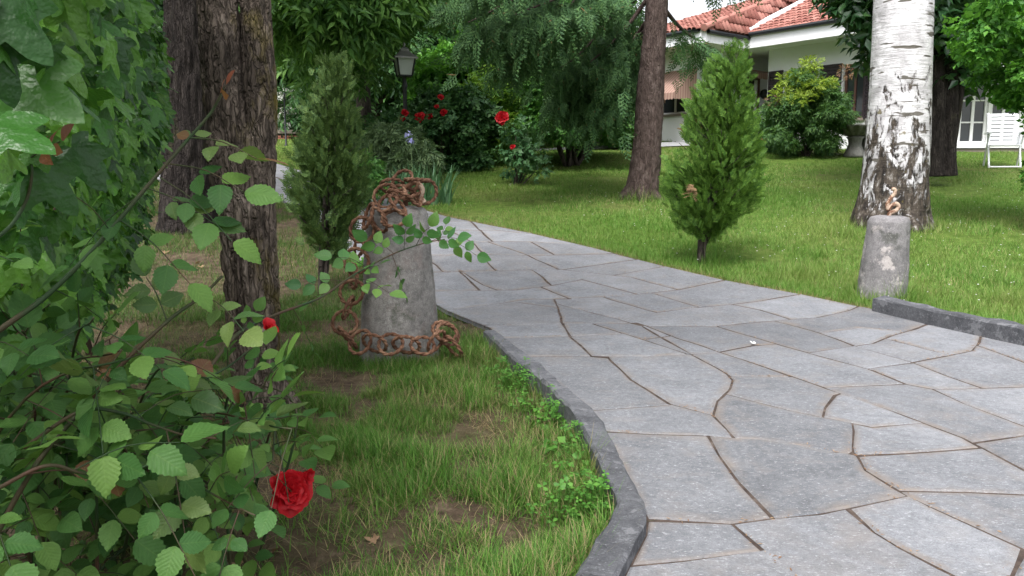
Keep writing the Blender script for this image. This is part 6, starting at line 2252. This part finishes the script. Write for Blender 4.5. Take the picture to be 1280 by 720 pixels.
# ---------------------------------------------------------------- white garden chair
cY = 14.9
cbx = at(1252, 214, cY)
chair = empty('garden_chair', (cbx.x, cY, float(T(cY)) - 0.005), -0.38)
tag(chair, 'white slatted folding garden chair in front of the french window', 'chair')
M_plast = plain('white_plastic', (0.72, 0.73, 0.75), 0.45, 0.4, 0.04)


def rod(name, pts, r=0.016, n=8):
    p, rr = catmull(pts, [r] * len(pts), 6)
    return link(name, quads_mesh(name, [tube(p, rr, n)], M_plast), None, chair)


for sx_ in (-0.27, 0.27):
    rod('leg', [(sx_, 0.24, 0.0), (sx_, 0.02, 0.36), (sx_, -0.18, 0.62)], 0.017)
    rod('leg', [(sx_ * 0.92, -0.26, 0.0), (sx_ * 0.92, -0.05, 0.36), (sx_ * 0.92, 0.10, 0.62)], 0.017)
    V, F = box_vf(sx_ - 0.03, sx_ + 0.03, -0.26, 0.20, 0.622, 0.65)
    link('armrest', quads_mesh('armrest', [(V, F)], M_plast, False), None, chair)
    rod('back_upright', [(sx_ * 0.88, 0.12, 0.40), (sx_ * 0.88, 0.22, 0.70), (sx_ * 0.88, 0.34, 1.02)], 0.018)
rod('foot_rail', [(-0.27, 0.235, 0.02), (0, 0.235, 0.02), (0.27, 0.235, 0.02)], 0.015)
rod('foot_rail', [(-0.25, -0.25, 0.02), (0, -0.25, 0.02), (0.25, -0.25, 0.02)], 0.015)
for k in range(6):
    y_ = -0.24 + 0.075 * k
    V, F = box_vf(-0.245, 0.245, y_, y_ + 0.058, 0.40, 0.418)
    link('seat_slat', quads_mesh('seat_slat', [(V, F)], M_plast, False), None, chair)
for k in range(8):
    z_ = 0.45 + 0.072 * k
    yo = 0.12 + (z_ - 0.40) * 0.36
    V, F = box_vf(-0.23, 0.23, yo - 0.012, yo + 0.006, z_, z_ + 0.056)
    link('back_slat', quads_mesh('back_slat', [(V, F)], M_plast, False), None, chair)
# ---------------------------------------------------------------- grass
def blade(seg, w=0.5, bend=0.35):
    V, F = [], []
    for k in range(seg):
        t_ = k / seg
        ww = w * (1 - t_ ** 1.6 * 0.75)
        V += [(-ww, t_, -bend * t_ * t_), (ww, t_, -bend * t_ * t_)]
    V.append((0, 1, -bend))
    for k in range(seg - 1):
        F += [(2 * k, 2 * k + 1, 2 * k + 3), (2 * k, 2 * k + 3, 2 * k + 2)]
    F.append((2 * seg - 2, 2 * seg - 1, 2 * seg))
    return np.array(V), np.array(F)


def grass_mat(name, cols, dry, dryp, trans=0.35, patch=None):
    t = NT(name)
    r = island(t)
    c = t.ramp(r, [(0.0, cols[0]), (0.5, cols[1]), (1.0, cols[2])])
    c = t.mix(t.math('GREATER_THAN', t.math('FRACT', t.math('MULTIPLY', r, 53.3)), 1 - dryp), c, dry)
    if patch:
        n = t.noise(t.co('Object'), patch[0], 4, 0.6)
        c = t.mix(t.ramp(n, [(0.47, 0.0), (0.66, patch[1])]), c, patch[2])
        n2 = t.noise(t.co('Object', (1, 1, 1), (7, 3, 0)), patch[0] * 0.45, 4, 0.6)
        c = t.mix(t.ramp(n2, [(0.46, 0.0), (0.64, 0.7)]), c, (cols[0][0] * 1.3, cols[0][1] * 1.3, cols[0][2]))
    return t.bsdf(c, 0.55, None, 0.25, trans=trans)


rg = np.random.default_rng(123)


def blades(name, X, Y, Z, L, W, mat, lean=0.5, seg=2, dirs=None, label=None, cat='grass'):
    n = len(X)
    a = rg.uniform(0, 2 * math.pi, n)
    tl = np.abs(rg.normal(0, lean, n))
    D = nrm(np.stack([np.cos(a) * tl, np.sin(a) * tl, np.ones(n)], -1))
    Nn = nrm(-np.stack([np.cos(a), np.sin(a), -tl], -1) + rg.normal(0, 0.2, (n, 3)))
    M = frames(D, Nn, np.ones(n))
    M = M * np.stack([W, L, L], -1)[:, None, :]
    P = np.stack([X, Y, Z - 0.004], -1)
    me = scatter(name, blade(seg), M, P, mat)
    o = link(name, me)
    tag(o, label, cat, kind='stuff')
    return o


# lawn: right of the path and beyond it, density by distance
M_lawn = grass_mat('lawn_blade', [(0.075, 0.175, 0.028), (0.145, 0.28, 0.048), (0.24, 0.38, 0.085)], (0.40, 0.36, 0.17), 0.12, 0.38, (0.9, 0.6, (0.25, 0.30, 0.08)))
n = 900000
u = rg.uniform(0, 1, n)
Yr = 4.2 * (22.0 / 4.2) ** (u ** 0.92)
Xr = rg.uniform(-0.62, 0.74, n) * Yr
keep = (~inside(PATH, Xr, Yr) | (dist_poly(PATH, Xr, Yr) < 0.012)) & (Yr < 21)
Xr, Yr = Xr[keep], Yr[keep]
dp = dist_poly(PATH, Xr, Yr)
bedm = inside(BEDSIDE, Xr, Yr) & (Yr < 13)
keep = ~bedm
# bare patches in the lawn
bare = np.clip((fbm(Xr * 0.9, Yr * 0.9, 0, 31) - 0.58) * 14, 0, 0.92)
keep &= ~(rg.uniform(0, 1, len(Xr)) < bare)
# kept off the kerb and the far walkway
kx = (Xr - s0[0]) * dk[0] + (Yr - s0[1]) * dk[1]; ko = (Xr - s0[0]) * nk[0] + (Yr - s0[1]) * nk[1]
keep &= ~((kx > -0.02) & (ko < 0.11) & (ko > -0.3))
wy = np.interp(Xr, [p.x for p in wk], [p.y for p in wk])
keep &= ~((Xr > wk[0].x) & (Xr < wk[-1].x) & (Yr > wy - 0.25) & (Yr < wy + 0.55))
Xr, Yr, dp = Xr[keep], Yr[keep], dp[keep]
m = 330000
Xr, Yr, dp = Xr[:m], Yr[:m], dp[:m]
Zr = GZ(Xr, Yr)
hgt = 0.026 + 0.030 * fbm(Xr * 1.5, Yr * 1.5, 0, 77) + 0.012 * np.clip(1 - dp / 0.25, 0, 1)
tuft = 1 + 0 * Xr
for (ox, oy, orad) in ((B2.x, B2.y, 0.18), (bt.x, bt.y, 0.46), (cb.x, cb.y, 0.36), (on(877, 329).x, on(877, 329).y, 0.10), (mb.x, mY, 0.4)):
    dd_ = np.hypot(Xr - ox, Yr - oy)
    tuft = np.maximum(tuft, 1 + 1.3 * np.exp(-((dd_ - orad) / 0.07) ** 2))
tuft = tuft * (1 + 1.2 * np.clip((fbm(Xr * 3.1, Yr * 3.1, 0, 41) - 0.62) * 8, 0, 1))
L = hgt * rg.uniform(0.6, 1.5, len(Xr)) * tuft
W = 0.0016 + 0.00042 * Yr
blades('lawn_grass', Xr, Yr, Zr, L, W * rg.uniform(0.7, 1.3, len(Xr)), M_lawn, 0.55, 1, label='short mown grass covering the lawn')
# dry straw along the path edge
n = 9000
ei = rg.integers(0, len(right_g) - 6, n)
tt_ = rg.uniform(0, 1, n)
RG = np.array(right_g)
ep = RG[ei + 1] * tt_[:, None] + RG[np.minimum(ei + 2, len(RG) - 1)] * (1 - tt_)[:, None]
Xs = ep[:, 0] + rg.normal(0, 0.035, n); Ys = ep[:, 1] + rg.normal(0, 0.035, n) + 0.03
kk = (Ys > 4.9)
M_straw = grass_mat('straw', [(0.16, 0.115, 0.055), (0.26, 0.20, 0.10), (0.34, 0.27, 0.14)], (0.10, 0.15, 0.03), 0.25, 0.2)
Xs, Ys = Xs[kk], Ys[kk]
blades('straw_fringe', Xs, Ys, T(Ys) + 0.012, rg.uniform(0.02, 0.05, len(Xs)), rg.uniform(0.002, 0.004, len(Xs)), M_straw, 1.6, 1, label='dry straw and clippings along the path edge of the lawn', cat='straw')

# bed: patchy tufts
M_bed = grass_mat('bed_blade', [(0.042, 0.125, 0.016), (0.092, 0.215, 0.030), (0.17, 0.33, 0.055)], (0.36, 0.29, 0.15), 0.20, 0.35, (1.3, 0.45, (0.19, 0.19, 0.06)))


def bed_pts(n, y0, y1):
    y = rg.uniform(y0, y1, n); x = rg.uniform(-0.66, 0.12, n) * y + 0.1
    k = inside(BEDSIDE, x, y) & (dist_poly(PATH, x, y) > 0.005)
    # the kerb itself
    kc_ = np.array(kerb_in)
    return x[k], y[k]


x, y = bed_pts(420000, 1.3, 5.4)
dens = fbm(x * 2.6, y * 2.6, 0, 55)
den2 = fbm(x * 7, y * 7, 0, 57)
dk_ = dist_poly(np.array(kerb_in + kerb_in[::-1]), x, y)
near_hedge = np.clip((x - (H0[0] + (y - H0[1]) * hd[0] / hd[1]) - 0.15) / 0.5, 0, 1)
under_rose = 1 - 0.75 * np.exp(-(((x + 0.62) / 0.42) ** 2 + ((y - 1.75) / 0.45) ** 2))
soilspot = 1 - 0.95 * np.exp(-(((x + 0.14) / 0.13) ** 2 + ((y - 2.33) / 0.14) ** 2)) - 0.85 * np.exp(-(((x + 0.56) / 0.16) ** 2 + ((y - 1.82) / 0.14) ** 2)) - 0.8 * np.exp(-(((x + 0.35) / 0.2) ** 2 + ((y - 3.0) / 0.15) ** 2))
pr_ = np.clip((dens - 0.39) * 4.2, 0.06, 1) * np.clip((den2 - 0.33) * 3.6, 0.06, 1) * (0.12 + 0.88 * near_hedge) * under_rose * np.clip(soilspot, 0, 1)
pr_ = np.maximum(pr_, np.clip(1 - dk_ / 0.30, 0, 1) * np.clip((den2 - 0.25) * 2.6, 0.2, 1) * 0.8)
pr_ = np.maximum(pr_, 0.9 * np.exp(-(((np.hypot(x - BB.x, y - BB.y) - 0.27) / 0.09) ** 2)))
kp_ = rg.uniform(0, 1, len(x)) < pr_
x, y, dens, den2, dk_ = x[kp_], y[kp_], dens[kp_], den2[kp_], dk_[kp_]
mm_ = np.hypot(x - BB.x, y - BB.y) > 0.205
x, y, dens, den2, dk_ = x[mm_], y[mm_], dens[mm_], den2[mm_], dk_[mm_]
x, y, dens, den2, dk_ = x[:78000], y[:78000], dens[:78000], den2[:78000], dk_[:78000]
L = (0.022 + 0.13 * np.clip(dens - 0.40, 0, 0.4) + 0.05 * np.clip(den2 - 0.45, 0, 0.4) + 0.025 * np.clip(1 - dk_ / 0.35, 0, 1)) * rg.uniform(0.5, 1.5, len(x))
blades('bed_grass', x, y, GZ(x, y), L, rg.uniform(0.0012, 0.0028, len(x)), M_bed, 0.75, 3, label='patchy tufts of long grass in the bed around the broad bollard')
# dry blades lying on the soil
x, y = bed_pts(60000, 1.3, 5.2)
k = rg.uniform(0, 1, len(x)) < 0.06 + 0.75 * np.clip((fbm(x * 4, y * 4, 0, 91) - 0.5) * 6, 0, 1)
x, y = x[k][:22000], y[k][:22000]
mm_ = np.hypot(x - BB.x, y - BB.y) > 0.21
x, y = x[mm_], y[mm_]
blades('dry_grass', x, y, GZ(x, y) + 0.004, rg.uniform(0.03, 0.085, len(x)), rg.uniform(0.0009, 0.0018, len(x)), M_straw, 2.6, 2, label='dead straw-coloured blades lying over the bare earth of the bed', cat='straw')
# farther shaded verge left of the path
n = 320000
y = rg.uniform(4.6, 20, n); x = rg.uniform(-0.66, 0.0, n) * y
k = ~inside(PATH, x, y) & inside(BEDSIDE, x, y)
k &= rg.uniform(0, 1, n) < np.clip((fbm(x * 1.8, y * 1.8, 0, 66) - 0.33) * 5, 0.10, 1)
x, y = x[k][:120000], y[k][:120000]
M_verge = grass_mat('verge_blade_shaded', [(0.034, 0.090, 0.015), (0.070, 0.15, 0.025), (0.13, 0.22, 0.045)], (0.26, 0.20, 0.10), 0.15, 0.35, (1.3, 0.4, (0.12, 0.12, 0.04)))  # bed greens toned darker: shade under the trees put into the blade colour
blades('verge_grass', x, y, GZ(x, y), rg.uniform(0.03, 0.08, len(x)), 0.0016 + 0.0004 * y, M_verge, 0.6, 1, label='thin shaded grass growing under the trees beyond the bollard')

# clover and weeds along the kerb
def trefoil():
    V, F = [], []
    for k in range(3):
        a = k * 2.094
        d = np.array((math.sin(a), math.cos(a))); s = np.array((d[1], -d[0]))
        i0 = len(V)
        for (t_, w_, z_) in ((0.05, 0.0, 0), (0.55, 0.33, 0.06), (0.95, 0.25, 0.05), (0.88, 0.0, -0.02), (0.95, -0.25, 0.05), (0.55, -0.33, 0.06)):
            p = d * t_ + s * w_
            V.append((p[0], p[1], z_))
        F += [(i0, i0 + 1, i0 + 2), (i0, i0 + 2, i0 + 3), (i0, i0 + 3, i0 + 4), (i0, i0 + 4, i0 + 5)]
    return np.array(V), np.array(F)


M_clov = leaf_mat('clover_leaf', [(0.05, 0.15, 0.025), (0.085, 0.23, 0.035), (0.14, 0.32, 0.05)], trans=0.35)
KI = np.array(kerb_in[:8])
n = 900
sI = rg.integers(0, 7, n); tI = rg.uniform(0, 1, n)
pk = KI[sI] * (1 - tI)[:, None] + KI[np.minimum(sI + 1, 7)] * tI[:, None]
x = pk[:, 0] - np.abs(rg.normal(0, 0.07, n)) - 0.01; y = pk[:, 1] + rg.normal(0, 0.03, n)
cl_ = fbm(x * 5, y * 5, 0, 44) > 0.47
x, y = x[cl_], y[cl_]
z = GZ(x, y) + rg.uniform(0.02, 0.11, len(x))
D = nrm(np.stack([rg.normal(0, 1, len(x)), rg.normal(0, 1, len(x)), rg.normal(0, 0.15, len(x))], -1))
Nn = nrm(np.stack([rg.normal(0, 0.3, len(x)), rg.normal(-0.3, 0.3, len(x)), np.ones(len(x))], -1))
S = rg.uniform(0.008, 0.018, len(x))
st_parts = []
for q in range(len(x)):
    st_parts.append(tube(np.array([(x[q] + rg.normal(0, 0.008), y[q] + rg.normal(0, 0.008), float(GZ(x[q], y[q])) - 0.01), (x[q], y[q], z[q])]), [0.0008, 0.0006], 3, cap=False))
EV, EF = comb(st_parts)
EF = np.vstack([EF[:, [0, 1, 2]], EF[:, [0, 2, 3]]])
me = scatter('clover', trefoil(), frames(D, Nn, S), np.stack([x, y, z], -1), M_clov, extra=(EV, EF))
tag(link('clover', me), 'clover and small weeds crowding the inner side of the kerb', 'clover', kind='stuff')
# some broader weeds near the bend of the kerb and behind the bollard
for q, (px, py, s_) in enumerate([(722, 592, 0.05), (698, 560, 0.04), (680, 525, 0.035), (672, 505, 0.03), (590, 400, 0.035), (660, 470, 0.03), (430, 325, 0.06), (445, 335, 0.05), (640, 455, 0.03)]):
    b_ = on(px, py)
    w_ = tree_root('weed', (b_.x, b_.y, float(GZ(b_.x, b_.y)) - 0.01), ['broad-leaved weed growing against the kerb', 'low leafy weed in the bed behind the hanging chain', 'small weed between broad bollard and the far end of the kerb'][2 if px == 590 else int(px < 500)], 'weed', ['weeds along the kerb', 'weeds behind the chain', None][2 if px == 590 else int(px < 500)])
    c_ = np.array(w_.location) + rg.normal(0, s_ * 0.5, (6, 3)) * (1, 1, 0.2) + (0, 0, s_ * 1.1)
    leafy(w_, 'leaves', small_leaf(0.42), crown_leaves(rg, c_, s_ * 0.7, 5, s_ * 0.7, 0.2), M_clov)

# daisies in the lawn
n = 600
u = rg.uniform(0, 1, n); y = 5 * (17 / 5.0) ** u; x = rg.uniform(-0.1, 0.66, n) * y
k = ~inside(PATH, x, y) & ~(inside(BEDSIDE, x, y)) & (fbm(x * 0.5, y * 0.5, 0, 88) > 0.47) & (dist_poly(PATH, x, y) > 0.3)
x, y = x[k], y[k]
V, F = lathe_vf([(0.0, 0.002), (0.5, 0.0), (1.0, 0.25), (0.6, 0.5), (0.0, 0.55)], 6)
F = np.vstack([F[:, [0, 1, 2]], F[:, [0, 2, 3]]])
S = rg.uniform(0.004, 0.008, len(x)) * (0.8 + 0.03 * y)
Mx = np.repeat(np.eye(3)[None], len(x), 0) * S[:, None, None]
M_daisy = NT('daisy').bsdf((0.72, 0.72, 0.68), 0.8)
tag(link('daisies', scatter('daisies', (V, F), Mx, np.stack([x, y, GZ(x, y) + rg.uniform(0.03, 0.055, len(x))], -1), M_daisy)), 'tiny white daisies dotted over the lawn', 'daisies', kind='stuff')

# fallen dead leaves
M_dead = leaf_mat('dead_leaf', [(0.16, 0.085, 0.05), (0.26, 0.16, 0.095), (0.36, 0.25, 0.16)], trans=0.1, rough=0.8)
DL = [tri_fix('fallen_leaf', *lobed_leaf(s + 20, [(-100, 0.45), (-50, 0.7), (0, 1.0), (50, 0.7), (100, 0.45)], droop=-0.35), M_dead) for s in range(3)]
spots = [(205, 668, 0.085, 'curled'), (452, 545, 0.03, ''), (160, 410, 0.06, ''), (225, 395, 0.05, ''), (140, 395, 0.05, ''), (175, 425, 0.05, ''), (250, 335, 0.05, ''), (215, 345, 0.045, ''), (245, 330, 0.05, ''), (300, 690, 0.03, ''), (345, 675, 0.03, ''), (470, 660, 0.03, ''), (505, 585, 0.02, ''), (120, 560, 0.04, ''), (205, 318, 0.05, '')]
for q, (px, py, s_, st__) in enumerate(spots):
    b_ = on(px, py)
    o = link('fallen_leaf', DL[q % 3], None, None, (b_.x, b_.y, float(GZ(b_.x, b_.y)) + s_ * 0.22))
    o.scale = (s_, s_, s_)
    o.rotation_euler = (rg.uniform(-0.5, 0.5), rg.uniform(-0.5, 0.5), rg.uniform(0, 6.28))
    if q == 0:
        o.rotation_euler = (0.9, 0.1, 0.3)
        tag(o, 'large curled tan dead leaf lying on the soil under the rose bush', 'fallen leaf')
    else:
        tag(o, 'small brown dead leaf lying on the bare earth of the bed', 'fallen leaf', 'dead leaves scattered on the bed')
# petal scrap on the paving
b_ = on(944, 432, 0.02)
o = link('fallen_petal', tri_fix('fallen_petal', *lobed_leaf(44, [(-50, 0.8), (0, 1.0), (50, 0.8)], droop=-0.2), M_daisy), None, None, (b_.x, b_.y, float(T(b_.y)) + 0.030))
o.scale = (0.035, 0.03, 0.03); o.rotation_euler = (0.15, 0, 1)
tag(o, 'single pale petal lying on the flagstones', 'petal')
# crumbs of earth and straw in the joints of the paving
n = 5200
jl = []
for ln in JOINTS:
    g = np.array([np.array(on(*p)[:2]) for p in ln])
    if g[:, 1].min() > 6.5: continue
    for q in range(len(g) - 1):
        k = int(np.linalg.norm(g[q + 1] - g[q]) * 90)
        tq = rg.uniform(0, 1, k)
        jl.append(g[q] * (1 - tq)[:, None] + g[q + 1] * tq[:, None] + np.abs(rg.normal(0, 0.008, (k, 2))) * rg.choice([-1, 1], (k, 2)))
jl = np.vstack(jl)
jl = jl[fbm(jl[:, 0] * 3, jl[:, 1] * 3, 0, 15) > 0.54]
P = np.stack([jl[:, 0], jl[:, 1], T(jl[:, 1]) + 0.0235], -1)
nj = len(P)
D = nrm(np.stack([rg.normal(0, 1, nj), rg.normal(0, 1, nj), rg.normal(0, 0.1, nj)], -1))
Mx = frames(D, nrm(np.stack([rg.normal(0, 0.2, nj), rg.normal(0, 0.2, nj), np.ones(nj)], -1)), rg.uniform(0.003, 0.015, nj))
tag(link('joint_litter', scatter('joint_litter', small_leaf(0.16, 0.1, -0.1), Mx, P, M_dead)), 'brown crumbs and dry bits caught in the joints of the paving', 'litter', kind='stuff')
